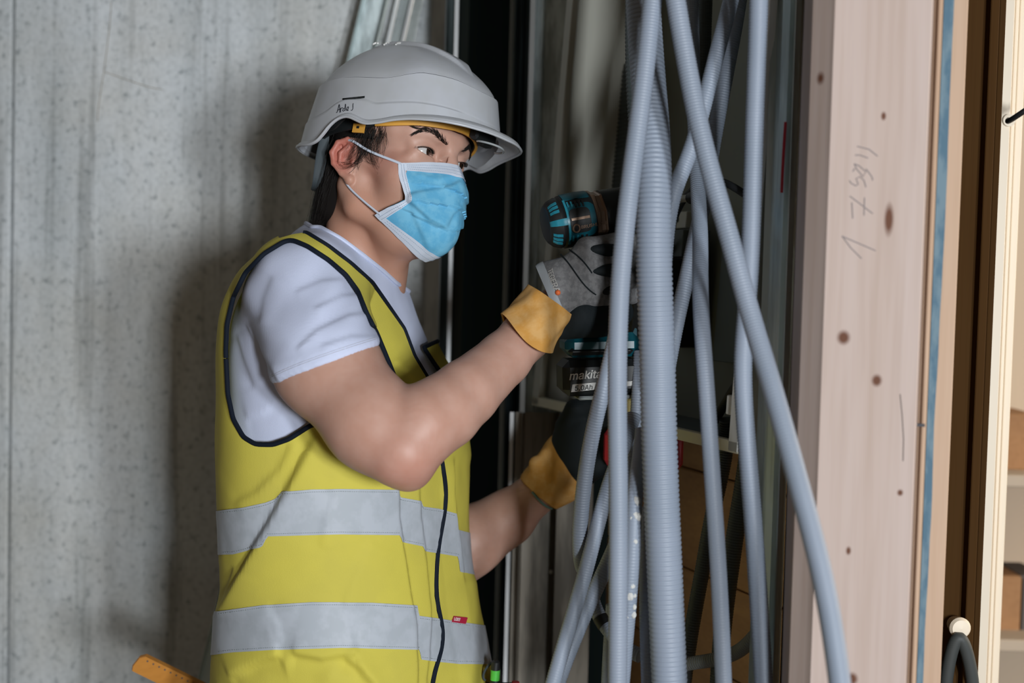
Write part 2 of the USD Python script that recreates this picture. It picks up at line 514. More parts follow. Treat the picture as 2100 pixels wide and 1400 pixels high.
obj('wall_left', chamfer_box([-0.45, WY + 0.2, 0], [-0.40, 2.4, 2.7]), 'dark_void', kind='structure')

# ------------------------------------------------------------------ the framed partition the man works on: a plane running from the back towards the camera
PO = np.array([0.036, 0.32, 0.0])
PN = np.array([-0.93, -0.37, 0.0]) / math.hypot(0.93, 0.37)        # towards the man
PT = np.array([0.37, -0.93, 0.0]) / math.hypot(0.93, 0.37)         # towards the camera
ZZ = np.array([0, 0, 1.0])


def onp(px, py, off=0.0):
    d = FW * F + RT * (px - 1050) - UP * (py - 700)
    return CAM + d * ((off - (CAM - PO) @ PN) / (d @ PN))


def pbox(s0, s1, z0, z1, o0, o1, c=0.001):
    """A box along the partition: s towards the camera, o outwards."""
    ctr = PO + PT * (s0 + s1) / 2 + PN * (o0 + o1) / 2 + ZZ * (z0 + z1) / 2
    return frame_box(ctr, PT, PN, ZZ, [s1 - s0, abs(o1 - o0), z1 - z0], c)


# boards behind the partition
bw = thing('wall_right', None, None, kind='structure')
zs = [0.0, 0.14, 0.28, 0.42, 0.56, 0.70, 0.84, 0.975, 1.095, 1.235, 1.375]
for a, b in zip(zs[:-1], zs[1:]):
    for s0, s1 in ((-0.05, 0.452), (0.455, 0.63)):
        obj('plank', pbox(s0, s1, a + 0.0012, b - 0.0012, -0.17, -0.15, 0.002), 'board_wood', bw)
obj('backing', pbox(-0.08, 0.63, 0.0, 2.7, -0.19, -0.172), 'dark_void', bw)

# first metal stud at the far end
def sheet_px(pts, z0=0.0, z1=2.7, th=0.0012):
    return sheet([(at(px, 700, Y)[0], Y) for px, Y in pts], z0, z1, th)


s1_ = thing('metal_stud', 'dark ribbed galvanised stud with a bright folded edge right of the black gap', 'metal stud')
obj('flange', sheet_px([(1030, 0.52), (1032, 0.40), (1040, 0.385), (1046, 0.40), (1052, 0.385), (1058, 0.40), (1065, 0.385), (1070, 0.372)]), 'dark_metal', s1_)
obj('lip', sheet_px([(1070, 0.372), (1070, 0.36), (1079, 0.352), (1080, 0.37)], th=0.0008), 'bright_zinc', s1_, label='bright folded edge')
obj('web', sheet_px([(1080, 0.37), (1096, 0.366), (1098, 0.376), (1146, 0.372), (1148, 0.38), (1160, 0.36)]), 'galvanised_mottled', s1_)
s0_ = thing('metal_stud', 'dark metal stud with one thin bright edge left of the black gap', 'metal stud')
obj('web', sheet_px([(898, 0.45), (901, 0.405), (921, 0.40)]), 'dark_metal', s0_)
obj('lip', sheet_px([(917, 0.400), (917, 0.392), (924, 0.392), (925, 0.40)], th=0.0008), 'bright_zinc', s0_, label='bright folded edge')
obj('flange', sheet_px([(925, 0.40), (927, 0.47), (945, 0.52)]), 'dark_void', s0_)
# wide track below the cabinet
tr = thing('metal_track', 'wide galvanised sheet with brown reflections put into its colour standing under the cabinet beside the left hand', 'metal track')
zt = at(1160, 852, 0.30)[2]
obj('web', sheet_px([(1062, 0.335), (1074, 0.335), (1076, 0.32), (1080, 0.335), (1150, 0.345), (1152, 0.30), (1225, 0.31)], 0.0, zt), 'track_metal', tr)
obj('lip', sheet_px([(1051, 0.34), (1051, 0.333), (1058, 0.333)], 0.0, zt), 'bright_zinc', tr)
m = trimesh.creation.icosphere(2, 0.003)
m.apply_translation(at(1130, 1172, 0.335))
obj('plaster_spot', m, 'plaster_fleck', tr)

# ------------------------------------------------------------------ the flush electrical cabinet
cb = thing('electrical_cabinet', 'recessed pale electrical cabinet with cream frame behind the conduits', 'electrical cabinet')
BL, BR, TL = onp(1100, 829), onp(1517, 928), onp(1186, -160)
TRc = BR + (TL - BL)
DP = -PN * 0.135
eu, ev = unit(BR - BL), unit(TL - BL)
W, H = np.linalg.norm(BR - BL), np.linalg.norm(TL - BL)


def cq(u, v, d):
    """Point of the cabinet: u along, v up, d inwards (m)."""
    k = u / W
    return BL + eu * u + unit(ev * (1 - 0.5 * k) + ZZ * 0.5 * k) * v - PN * d


def cbox(u0, u1, v0, v1, d0, d1, c=0.001):
    m = chamfer_box([u0, v0, d0], [u1, v1, d1], c)
    return fix(trimesh.Trimesh(np.array([cq(*p) for p in m.vertices]), m.faces, process=False))


obj('back_panel', cbox(0, W, 0, H, 0.133, 0.137), 'cabinet_paint_shaded', cb)
obj('side_panel', cbox(0.0, 0.002, 0, H, 0, 0.135), 'cabinet_paint', cb)
obj('side_panel', cbox(W - 0.002, W, 0, H, 0, 0.135), 'cabinet_paint', cb)
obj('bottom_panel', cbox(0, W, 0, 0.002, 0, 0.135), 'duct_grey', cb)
obj('frame_bar', cbox(-0.004, W + 0.004, -0.001, 0.0125, -0.006, 0.004), 'cabinet_frame', cb)
obj('frame_bar', cbox(-0.004, 0.020, 0.0, H, -0.006, 0.004), 'cabinet_paint', cb)
obj('frame_bar', cbox(W - 0.016, W + 0.004, 0.0, H, -0.006, 0.004), 'cabinet_white', cb)
obj('frame_clip', cbox(W - 0.030, W - 0.012, 0.040, 0.062, -0.004, 0.01), 'cabinet_white', cb)
hz = float((onp(1150, 20) - BL) @ ev)
# cable duct with fine slots in the inner corner
v0d, v1d = 0.26, float((onp(1190, 78) - BL) @ ev) - 0.03
obj('cable_duct', cbox(0.004, 0.034, v0d, v1d, 0.088, 0.126), 'duct_grey', cb)
slots = [cbox(0.0345, 0.0355, v, v + 0.003, 0.089, 0.125, 0.0003) for v in np.arange(v0d, v1d - 0.01, 0.006)]
slots += [cbox(0.005, 0.033, v, v + 0.003, 0.0865, 0.0875, 0.0003) for v in np.arange(v0d, v1d - 0.01, 0.006)]
obj('duct_finger', slots, 'conduit_dark', cb, kind='stuff')
# mounting rail, a black device and a bracket with a screw
p = onp(1390, 497, -0.11)
ub, vb = float((p - BL) @ eu), float((p - BL) @ ev)
obj('bracket', cbox(ub - 0.05, ub + 0.035, vb - 0.012, vb + 0.010, 0.085, 0.100), 'cabinet_paint', cb)
obj('screw', trimesh.util.concatenate([lathe([(0, 0.0001), (0, 0.004), (0.003, 0.0035), (0.0035, 0.0001)], cq(ub + 0.01, vb, 0.086), PN, 16)]), 'dark_metal', cb)
obj('terminal_block', cbox(ub - 0.05, ub + 0.01, vb - 0.050, vb - 0.014, 0.08, 0.12), 'duct_grey', cb)
obj('terminal_block', cbox(ub + 0.012, ub + 0.040, vb - 0.050, vb - 0.014, 0.08, 0.12), 'duct_grey', cb)
obj('breaker', cbox(ub - 0.05, ub + 0.045, vb - 0.17, vb - 0.052, 0.06, 0.12, 0.003), 'black_rubber', cb)
obj('rating_plate', cbox(ub - 0.03, ub + 0.012, vb - 0.120, vb - 0.075, 0.0585, 0.0595, 0.0002), 'cabinet_paint', cb)
p = onp(1480, 560, -0.12)
ub2, vb2 = float((p - BL) @ eu), float((p - BL) @ ev)
obj('cover_strip', cbox(ub2 - 0.01, ub2 + 0.05, vb2 - 0.16, vb2, 0.110, 0.12), 'duct_grey', cb)

# black cables
c1 = [onp(1376, 520, -0.08), onp(1379, 470, -0.06), onp(1396, 420, -0.03), onp(1425, 385, -0.01), onp(1465, 371, 0.0), onp(1500, 381, 0.0), onp(1545, 412, -0.02), onp(1580, 470, -0.06)]
o = obj('cable', sweep(spline(c1, 60), 0.0042, 12), 'black_rubber', label='black cable bent in a hoop inside the cabinet', cat='cable')
q0, q1 = onp(1394, 408, -0.01), onp(1440, 403, -0.01)
tl = thing('cable_connector', 'small grey and black cable connector under the black hoop', 'connector')
obj('sleeve', sweep([q0, q0 + (q1 - q0) * 0.5], 0.0045, 14), 'cabinet_paint', tl)
obj('body', sweep([q0 + (q1 - q0) * 0.5, q1], 0.0075, 14), 'black_rubber', tl)
o = obj('cable', sweep(spline([onp(1555, 740, -0.02), onp(1510, 790, -0.03), onp(1485, 830, -0.04), onp(1462, 868, -0.05), onp(1440, 890, -0.09)], 40), 0.0055, 12), 'black_rubber',
        label='short black cable slanting across the lower right corner of the cabinet', cat='cable')

# second metal stud, between the cabinet and the timber post
def psheet(pts, z0=0.0, z1=2.7, th=0.0012):
    q = [onp(px, 700, 0.0) + PN * off for px, off in pts]
    return sheet([(a[0], a[1]) for a in q], z0, z1, th)


s2_ = thing('metal_stud', 'galvanised stud with greenish reflections beside the timber post', 'metal stud')
obj('flange', psheet([(1541, -0.05), (1546, -0.01), (1560, 0.0), (1563, -0.006), (1580, -0.006)]), 'galvanised', s2_)
obj('web', psheet([(1580, -0.006), (1583, 0.0), (1597, 0.0), (1598, -0.006), (1612, -0.004), (1618, 0.006)]), 'galvanised', s2_)
p0, p1 = onp(1606, 230, 0.012), onp(1603, 400, 0.012)
obj('red_mark', sweep(spline([onp(1611, 250, 0.004), onp(1606, 330, 0.004), onp(1603, 395, 0.004)], 12), 0.0016, 8), 'red_plastic', s2_)
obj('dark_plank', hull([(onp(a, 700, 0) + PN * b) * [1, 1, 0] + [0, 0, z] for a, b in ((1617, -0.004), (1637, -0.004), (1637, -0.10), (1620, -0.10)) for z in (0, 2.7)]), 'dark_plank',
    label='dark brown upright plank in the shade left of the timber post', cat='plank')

# ------------------------------------------------------------------ the timber post on the right
PY = -0.42
x0, x1 = at(1681, 700, PY)[0], at(1888, 700, PY)[0]
KN = []
for px, py, r, sq in ((1823, 450, 0.0055, 0.30), (1730, 692, 0.0075, 0.9), (1798, 780, 0.006, 0.85), (1846, 1010, 0.0035, 0.9), (1740, 1129, 0.003, 0.6), (1747, 1392, 0.007, 0.9), (1812, 238, 0.003, 0.6)):
    a = at(px, py, PY)
    KN.append((tuple(a), r, sq))
for px, py, r, sq in ((1679, 160, 0.0065, 0.8), (1676, 88, 0.0045, 0.35), (1700, 243, 0.0055, 0.30)):
    a = at(px, py, PY + 0.012)
    KN.append((tuple(a), r, sq))
wood_mat('post_wood', (0.50, 0.405, 0.37), (0.43, 0.325, 0.27), 13.0, (1, 1, 0.045), 0.7, KN)
post = thing('timber_post', 'pale pine post with knots and pencil marks at the right', 'timber post', (x0, PY, 0))
# slightly waney left arris, built as a many sided prism with its left edge displaced along the height
zz = np.linspace(0, 2.7, 160)
rows = []
for z in zz:
    w = 0.0022 * math.sin(z * 7) + 0.004 * float(meshkit.noise(np.array([[z * 9, 0.3, 0.1]]))[0]) + 0.0015 * float(meshkit.noise(np.array([[z * 40, 2.3, 0.1]]))[0])
    yl = PY + 0.004 + w
    rows.append([[x0 - 0.0135 + 0.002 * math.sin(z * 3), PY + 0.055, z], [x0 - 0.013, PY + 0.024, z], [x0 + 0.0005 - 0.35 * w, yl, z], [x0 + 0.003, PY, z], [x1 - 0.002, PY, z], [x1, PY + 0.002, z], [x1, PY + 0.095, z], [x0, PY + 0.095, z]])
R = np.array(rows)
k = R.shape[1]
v = R.reshape(-1, 3)
i, j = np.meshgrid(np.arange(len(zz) - 1), np.arange(k), indexing='ij')
q = np.stack([i * k + j, i * k + (j + 1) % k, (i + 1) * k + (j + 1) % k, (i + 1) * k + j], -1).reshape(-1, 4)
obj('beam', trimesh.Trimesh(v, np.vstack([q[:, [0, 1, 2]], q[:, [0, 2, 3]]]), process=False), 'post_wood', post, smooth=25)


def stroke(pts, Y, r=0.0006):
    return sweep([at(px, py, Y) for px, py in pts], r, 6)


st = [[(1727, 484), (1745, 492), (1796, 514)], [(1727, 484), (1745, 508), (1767, 530)],
      [(1743, 402), (1767, 420), (1790, 438)], [(1747, 415), (1749, 448)], [(1773, 405), (1772, 442)],
      [(1742, 370), (1746, 376), (1756, 381), (1760, 378), (1756, 366), (1764, 362), (1772, 370), (1776, 384)],
      [(1752, 336), (1758, 348), (1770, 362), (1776, 352), (1762, 340), (1752, 336)], [(1753, 345), (1749, 352)],
      [(1754, 318), (1764, 318), (1780, 324)], [(1758, 300), (1782, 306), (1800, 320)], [(1776, 346), (1788, 362), (1790, 370)]]
obj('pencil_mark', [stroke(s, PY - 0.0001) for s in st], 'pencil', post, label='pencilled numerals written along the post')
obj('crack', [stroke([(1846, 808), (1850, 850), (1853, 900), (1852, 945)], PY - 0.0001, 0.0005)], 'block_dark', post)
# right hand edge strip of the post and the strips behind it
wood_mat('edge_wood', (0.56, 0.40, 0.29), (0.42, 0.27, 0.18), 40.0, (1, 1, 0.03), 0.8)
es = thing('edge_strip', 'narrow brownish batten along the right edge of the timber post', 'batten')
for a, b, Y in ((1889, 1896, -0.406), (1897.5, 1907, -0.412)):
    obj('slat', vbox(a, b, Y, 0.05), 'edge_wood', es)
obj('black_mark', hull([at(px, py, -0.4135) + np.array([0, dy, 0]) for px, py in ((1878, 868), (1897, 869), (1897, 875), (1878, 874)) for dy in (0, 0.0008)]), 'ink', es)
bs = []
for z in np.linspace(0, 2.7, 120):
    w = 0.0025 * float(meshkit.fbm(np.array([[z * 14, 4.0, 0]]))[0])
    bs.append((z, w))
xb0, xb1 = at(1908, 700, -0.385)[0], at(1921, 700, -0.385)[0]
zb = np.array([b[0] for b in bs])
taper = np.interp(zb, [0.9, 1.85], [0.7, 1.5])
vv = np.stack([np.stack([np.full(120, xb0), np.full(120, -0.385), zb], 1),
               np.stack([xb0 + (xb1 - xb0) * taper + np.array([b[1] for b in bs]), np.full(120, -0.385), zb], 1),
               np.stack([xb0 + (xb1 - xb0) * taper, np.full(120, -0.345), zb], 1), np.stack([np.full(120, xb0), np.full(120, -0.345), zb], 1)], 1).reshape(-1, 3)
i, j = np.meshgrid(np.arange(119), np.arange(4), indexing='ij')
q = np.stack([i * 4 + j, i * 4 + (j + 1) % 4, (i + 1) * 4 + (j + 1) % 4, (i + 1) * 4 + j], -1).reshape(-1, 4)
obj('foam_strip', trimesh.Trimesh(vv, np.vstack([q[:, [0, 1, 2]], q[:, [0, 2, 3]]]), process=False), 'blue_foam', label='ragged blue foam strip along the edge of the timber post', cat='foam strip')
obj('upright_board', vbox(1905, 1958, -0.30, 0.09), 'tan_board', label='smooth tan upright board right of the blue foam strip', cat='board')

# the doorway to the next room: brown frame with part of its shade put into the colour, cream frame in daylight
d1 = thing('door_1', None, None, kind='structure')
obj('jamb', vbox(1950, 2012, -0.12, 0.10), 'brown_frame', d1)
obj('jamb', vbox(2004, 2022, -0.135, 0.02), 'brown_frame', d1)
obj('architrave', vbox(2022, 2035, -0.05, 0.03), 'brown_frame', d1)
d2 = thing('door_2', None, None, kind='structure')
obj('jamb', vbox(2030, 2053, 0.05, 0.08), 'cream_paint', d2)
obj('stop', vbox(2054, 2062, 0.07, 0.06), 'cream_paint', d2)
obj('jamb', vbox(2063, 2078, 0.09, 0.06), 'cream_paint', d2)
hd = d2
obj('lever', sweep(spline([at(2068, 246, 0.02), at(2082, 240, -0.01), at(2100, 228, -0.02), at(2125, 212, -0.02)], 16), 0.0034, 12), 'black_rubber', hd)
obj('rose', lathe([(0, 0.0001), (0, 0.008), (0.004, 0.008), (0.005, 0.0001)], at(2068, 247, 0.05), (0, -1, 0), 20), 'cream_paint', hd)
kb = d1
obj('knob', lathe([(0, 0.0001), (0.0, 0.009), (0.012, 0.009), (0.016, 0.012), (0.022, 0.0125), (0.026, 0.010), (0.027, 0.0001)], at(1957, 1278, -0.12), (0, -1, 0), 24), 'cream_paint', kb)
obj('hose', sweep(spline([at(1944, 1420, -0.13), at(1948, 1350, -0.145), at(1966, 1308, -0.15), at(1986, 1350, -0.145), at(1990, 1420, -0.13)], 30), 0.0075, 12), 'duct_dark',
    label='grey hose looped below the pale knob on the door jamb', cat='hose')
obj('wall_side', chamfer_box([0.75, 1.2, 0], [3.2, 1.3, 2.7]), 'beige_wall', kind='structure')
for (px0, py0, px1, py1, Y, mt), lab in zip((((2066), 848, 2100, 965, 0.62, 'block_wood'), (2100, 848, 2140, 965, 0.62, 'block_wood'), (2046, 1180, 2074, 1296, 0.62, 'block_wood'), (2092, 1180, 2118, 1296, 0.62, 'block_dark')),
                                            ('brown wood block on the upper shelf at the right edge of the picture', None, 'brown wood block low at the right edge beside the door frame', 'dark grey block low at the right edge beside a brown one')):
    if lab is None:
        continue
    a, b = at(px0, py0, Y), at(px1, py1, Y)
    obj('wood_block', chamfer_box([a[0], Y, b[2]], [b[0] + 0.02, Y + 0.12, a[2]], 0.003), mt, label=lab, cat='wood block')
    top = b[2]
for py, lab in ((966, 'pale shelf board under the upper brown block in the next room'), (1297, 'pale shelf board under the lower blocks in the next room')):
    a = at(2080, py, 0.6)
    obj('shelf_board', chamfer_box([0.70, 0.55, a[2] - 0.02], [1.5, 1.2, a[2]], 0.002), 'beige_wall', label=lab, cat='shelf')

# ------------------------------------------------------------------ leaning metal profiles behind the man
def lean(px0, px1, Y0=0.545, Y1=0.45):
    """Left edge at the top of the picture (y = 0) and at its bottom (y = 1400), extended both ways."""
    a, b = at(px0, 0, Y0), at(px1, 1400, Y1)
    d = b - a
    return a - d * 0.12, a + d * (a[2] / -d[2])


def bar_along(a, b, off, wid, dep):
    d = unit(b - a)
    X = unit(np.cross(d, [0, -1, 0]))
    X = X if X[0] > 0 else -X
    N = np.cross(X, d)
    N = N if N[1] < 0 else -N
    L = np.linalg.norm(b - a)
    c = (a + b) / 2 + X * (off + wid / 2) - N * dep / 2
    return frame_box(c, X, N, d, [wid, abs(dep), L], 0.0004), X, N, d


a, b = lean(746, 408)
lp = thing('leaning_profile', 'long grey metal channel leaning on the wall behind the man', 'metal profile')
obj('web', bar_along(a, b, 0.0, 0.040, 0.001)[0], 'galvanised_mottled', lp)
for o_, nm in ((0.0, 'flange'), (0.039, 'flange')):
    m_, X, N, d = bar_along(a, b, o_, 0.0012, 0.001)
    L = np.linalg.norm(b - a)
    obj(nm, frame_box((a + b) / 2 + X * (o_ + 0.0006) + N * 0.012, X, N, d, [0.0014, 0.026, L], 0.0003), 'galvanised', lp)
for k, (px, pb, lab) in enumerate(((812, 500, 'left perforated corner bead leaning beside the grey channel'), (842, 530, 'right perforated corner bead leaning beside the grey channel'))):
    a, b = lean(px, pb, 0.555, 0.48)
    cbd = thing('corner_bead', lab, 'corner bead', group=None)
    obj('nose', bar_along(a, b, 0.0, 0.0055, -0.006)[0], 'bright_zinc', cbd)
    _, X, N, d = bar_along(a, b, 0, 0.001, 0.001)
    L = np.linalg.norm(b - a)
    wing = [frame_box((a + b) / 2 + X * o2, X, N, d, [0.0012, 0.0006, L], 0.0002) for o2 in (0.0085, 0.0135, 0.019)]
    for t in np.arange(0.0, 0.45, 0.0042):
        wing.append(frame_box(a + d * t + X * 0.0125, X, N, d + X * 0.5, [0.012, 0.0006, 0.0014], 0.0002))
    obj('perforated_wing', wing, 'galvanised', cbd, kind='stuff')
# ------------------------------------------------------------------ corrugated conduits
def conduit(name, pts, rad, pitch, depth, mat_, label, sides=22, extra=None, n_end=True):
    P = np.array([at(px, py, Y) for px, py, Y in pts])
    t = np.r_[0, np.cumsum(np.linalg.norm(np.diff(P, axis=0), axis=1))]
    from scipy.interpolate import CubicSpline, PchipInterpolator
    cs = CubicSpline(t, P) if len(P) > 2 else None
    n = int(t[-1] / pitch) * 4
    s = np.linspace(0, t[-1], n)
    p = cs(s)
    ph = (np.arange(n) % 4)
    r = np.where(ph == 0, rad - depth, np.where(ph == 2, rad, rad - depth * 0.18))
    path = thing(name, label, 'conduit')
    tb = sweep(p, r, sides, caps=True)
    obj('tube', tb, mat_, path, smooth=True)
    return path, p


PALE = 'conduit'
conduit('conduit', [(1352, -140, -.30), (1335, 30, -.31), (1316, 200, -.32), (1291, 390, -.33), (1271, 600, -.34), (1266, 800, -.34), (1268, 1000, -.34), (1268, 1200, -.34), (1266, 1400, -.34), (1262, 1560, -.34)],
        0.0100, 0.0032, 0.0006, PALE, 'thin pale conduit hanging just left of the thick one')
conduit('conduit', [(1318, -140, -.20), (1322, 60, -.225), (1332, 200, -.25), (1340, 330, -.28), (1341, 520, -.295), (1347, 700, -.30), (1352, 900, -.30), (1360, 1100, -.30), (1373, 1400, -.30), (1380, 1560, -.30)],
        0.0190, 0.0050, 0.0013, PALE, 'thick pale corrugated conduit in the middle of the bundle', 32)
conduit('conduit', [(1362, -150, -.32), (1386, 0, -.33), (1412, 150, -.34), (1449, 320, -.36), (1494, 480, -.38), (1535, 630, -.40), (1582, 790, -.44), (1640, 1000, -.49), (1690, 1200, -.53), (1722, 1400, -.56), (1738, 1560, -.58)],
        0.0100, 0.0032, 0.0006, PALE, 'pale conduit slanting from top centre across the timber post')
conduit('conduit', [(1557, -150, -.31), (1556, 0, -.31), (1550, 180, -.30), (1543, 400, -.30), (1534, 600, -.30), (1524, 740, -.30), (1528, 860, -.30), (1543, 1050, -.31), (1557, 1250, -.32), (1566, 1400, -.33), (1572, 1560, -.33)],
        0.0098, 0.0032, 0.0006, PALE, 'pale conduit hanging upright beside the right metal stud')
conduit('conduit', [(1520, -150, -.20), (1499, 0, -.21), (1470, 110, -.22), (1441, 225, -.23), (1408, 330, -.235), (1386, 385, -.24), (1371, 450, -.24), (1363, 530, -.235), (1359, 590, -.23)],
        0.0088, 0.0030, 0.0006, PALE, 'pale conduit slanting from upper right to behind the thick one')
conduit('conduit', [(1526, -150, -.11), (1513, 20, -.125), (1495, 120, -.14), (1476, 220, -.15), (1460, 310, -.155), (1446, 400, -.16), (1428, 480, -.17), (1408, 570, -.18), (1390, 650, -.19), (1374, 730, -.19), (1362, 800, -.18)],
        0.0090, 0.0030, 0.0006, PALE, 'greyish conduit crossing behind the slanting pale one and down to the thick one')
conduit('conduit', [(1418, -150, -.05), (1420, 100, -.10), (1427, 300, -.155), (1432, 400, -.185), (1436, 500, -.25), (1437, 620, -.30), (1446, 760, -.33), (1459, 950, -.34), (1474, 1180, -.345), (1484, 1400, -.35), (1490, 1560, -.35)],
        0.0086, 0.0030, 0.0005, PALE, 'pale conduit hanging in front of the lower cabinet edge')
conduit('conduit', [(1304, -150, -.05), (1303, 40, -.07), (1305, 170, -.08), (1314, 330, -.08), (1318, 430, -.07)],  # dark piece drawn in place of shade on the thick conduit
        0.0125, 0.0048, 0.0012, 'conduit_dark', 'dark grey corrugated conduit standing in for the shaded top of the thick pale one', 24)
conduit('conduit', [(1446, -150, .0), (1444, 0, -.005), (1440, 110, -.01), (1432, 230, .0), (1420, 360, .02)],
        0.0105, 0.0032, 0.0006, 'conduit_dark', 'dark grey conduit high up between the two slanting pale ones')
conduit('conduit', [(1276, 600, -.22), (1256, 720, -.235), (1239, 790, -.24), (1217, 880, -.23), (1201, 970, -.22), (1192, 1050, -.21), (1190, 1130, -.20), (1196, 1165, -.185)],
        0.0088, 0.0032, 0.0006, PALE, 'short pale conduit curving down in front of the left hand')
conduit('conduit', [(1300, 850, -.15), (1284, 900, -.165), (1252, 985, -.195), (1226, 1075, -.215), (1194, 1195, -.22), (1163, 1300, -.23), (1134, 1400, -.24), (1095, 1540, -.25)],
        0.0086, 0.0030, 0.0005, PALE, 'pale conduit running down left to the bottom edge, foremost of the pair')
conduit('conduit', [(1300, 1000, -.12), (1280, 1070, -.14), (1255, 1135, -.16), (1223, 1205, -.17), (1190, 1280, -.18), (1156, 1365, -.19), (1120, 1480, -.20)],
        0.0090, 0.0030, 0.0005, PALE, 'pale conduit running down left to the bottom edge, hindmost of the pair')
cpath, cp = conduit('conduit', [(1318, 880, -.23), (1311, 945, -.25), (1303, 1010, -.27), (1299, 1090, -.28), (1295, 1170, -.28), (1287, 1270, -.27), (1276, 1400, -.25), (1266, 1520, -.24)],
                    0.0085, 0.0034, 0.0004, PALE, 'pale conduit with crusts of plaster left of the thick one')
rng = np.random.default_rng(4)
for k in range(16):
    i = int(np.interp(rng.random(), [0, 1], [len(cp) * 0.22, len(cp) * 0.6]))
    m = trimesh.creation.icosphere(1, 1.0)
    m.vertices = m.vertices * (1 + 0.3 * rng.random((len(m.vertices), 1))) * np.array([0.0022, 0.0015, 0.003]) * (0.6 + rng.random())
    m.apply_translation(cp[i] + np.array([rng.uniform(-0.006, 0.006), -0.0068, 0]))
    obj('plaster_crust', m, 'plaster_fleck', cpath, smooth=False)
conduit('conduit', [(1312, 720, -.12), (1308, 800, -.13), (1303, 880, -.14), (1296, 950, -.15), (1286, 1020, -.15), (1280, 1090, -.14)],
        0.0075, 0.0030, 0.0005, PALE, 'thin conduit between the thick one and its left neighbour, above the plastered one')
conduit('conduit', [(1331, 1040, -.24), (1329, 1120, -.25), (1328, 1250, -.26), (1332, 1400, -.26), (1336, 1540, -.26)],
        0.0092, 0.0034, 0.0008, PALE, 'conduit half hidden behind the lower left side of the thick one')
ep, e = conduit('conduit', [(1214, 1222, -.135), (1236, 1275, -.15), (1264, 1310, -.165), (1290, 1332, -.18), (1313, 1344, -.19)],
                0.0085, 0.0032, 0.0005, PALE, 'cut off conduit end with a dark tape band near the bottom')
i = int(len(e) * 0.27)
obj('tape_band', sweep(e[i:i + 16], 0.0090, 22), 'black_rubber', ep)
conduit('conduit', [(1256, 1240, -.10), (1251, 1310, -.10), (1246, 1400, -.10), (1240, 1500, -.10)], 0.0080, 0.0032, 0.0005, PALE, 'pale conduit low behind the thin left one')
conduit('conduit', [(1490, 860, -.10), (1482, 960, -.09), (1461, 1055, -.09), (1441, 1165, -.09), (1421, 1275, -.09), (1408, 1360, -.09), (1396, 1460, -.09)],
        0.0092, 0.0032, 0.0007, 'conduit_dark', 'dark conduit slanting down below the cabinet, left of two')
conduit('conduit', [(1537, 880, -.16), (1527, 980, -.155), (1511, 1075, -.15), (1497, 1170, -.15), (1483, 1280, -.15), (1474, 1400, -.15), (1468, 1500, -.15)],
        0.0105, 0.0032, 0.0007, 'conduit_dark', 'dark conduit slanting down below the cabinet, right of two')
conduit('conduit', [(1370, 1372, -.14), (1410, 1361, -.15), (1455, 1354, -.17), (1500, 1342, -.19), (1535, 1318, -.215), (1560, 1290, -.23)],
        0.0080, 0.0032, 0.0007, 'conduit_mid', 'grey conduit lying across the bottom in front of the boards')
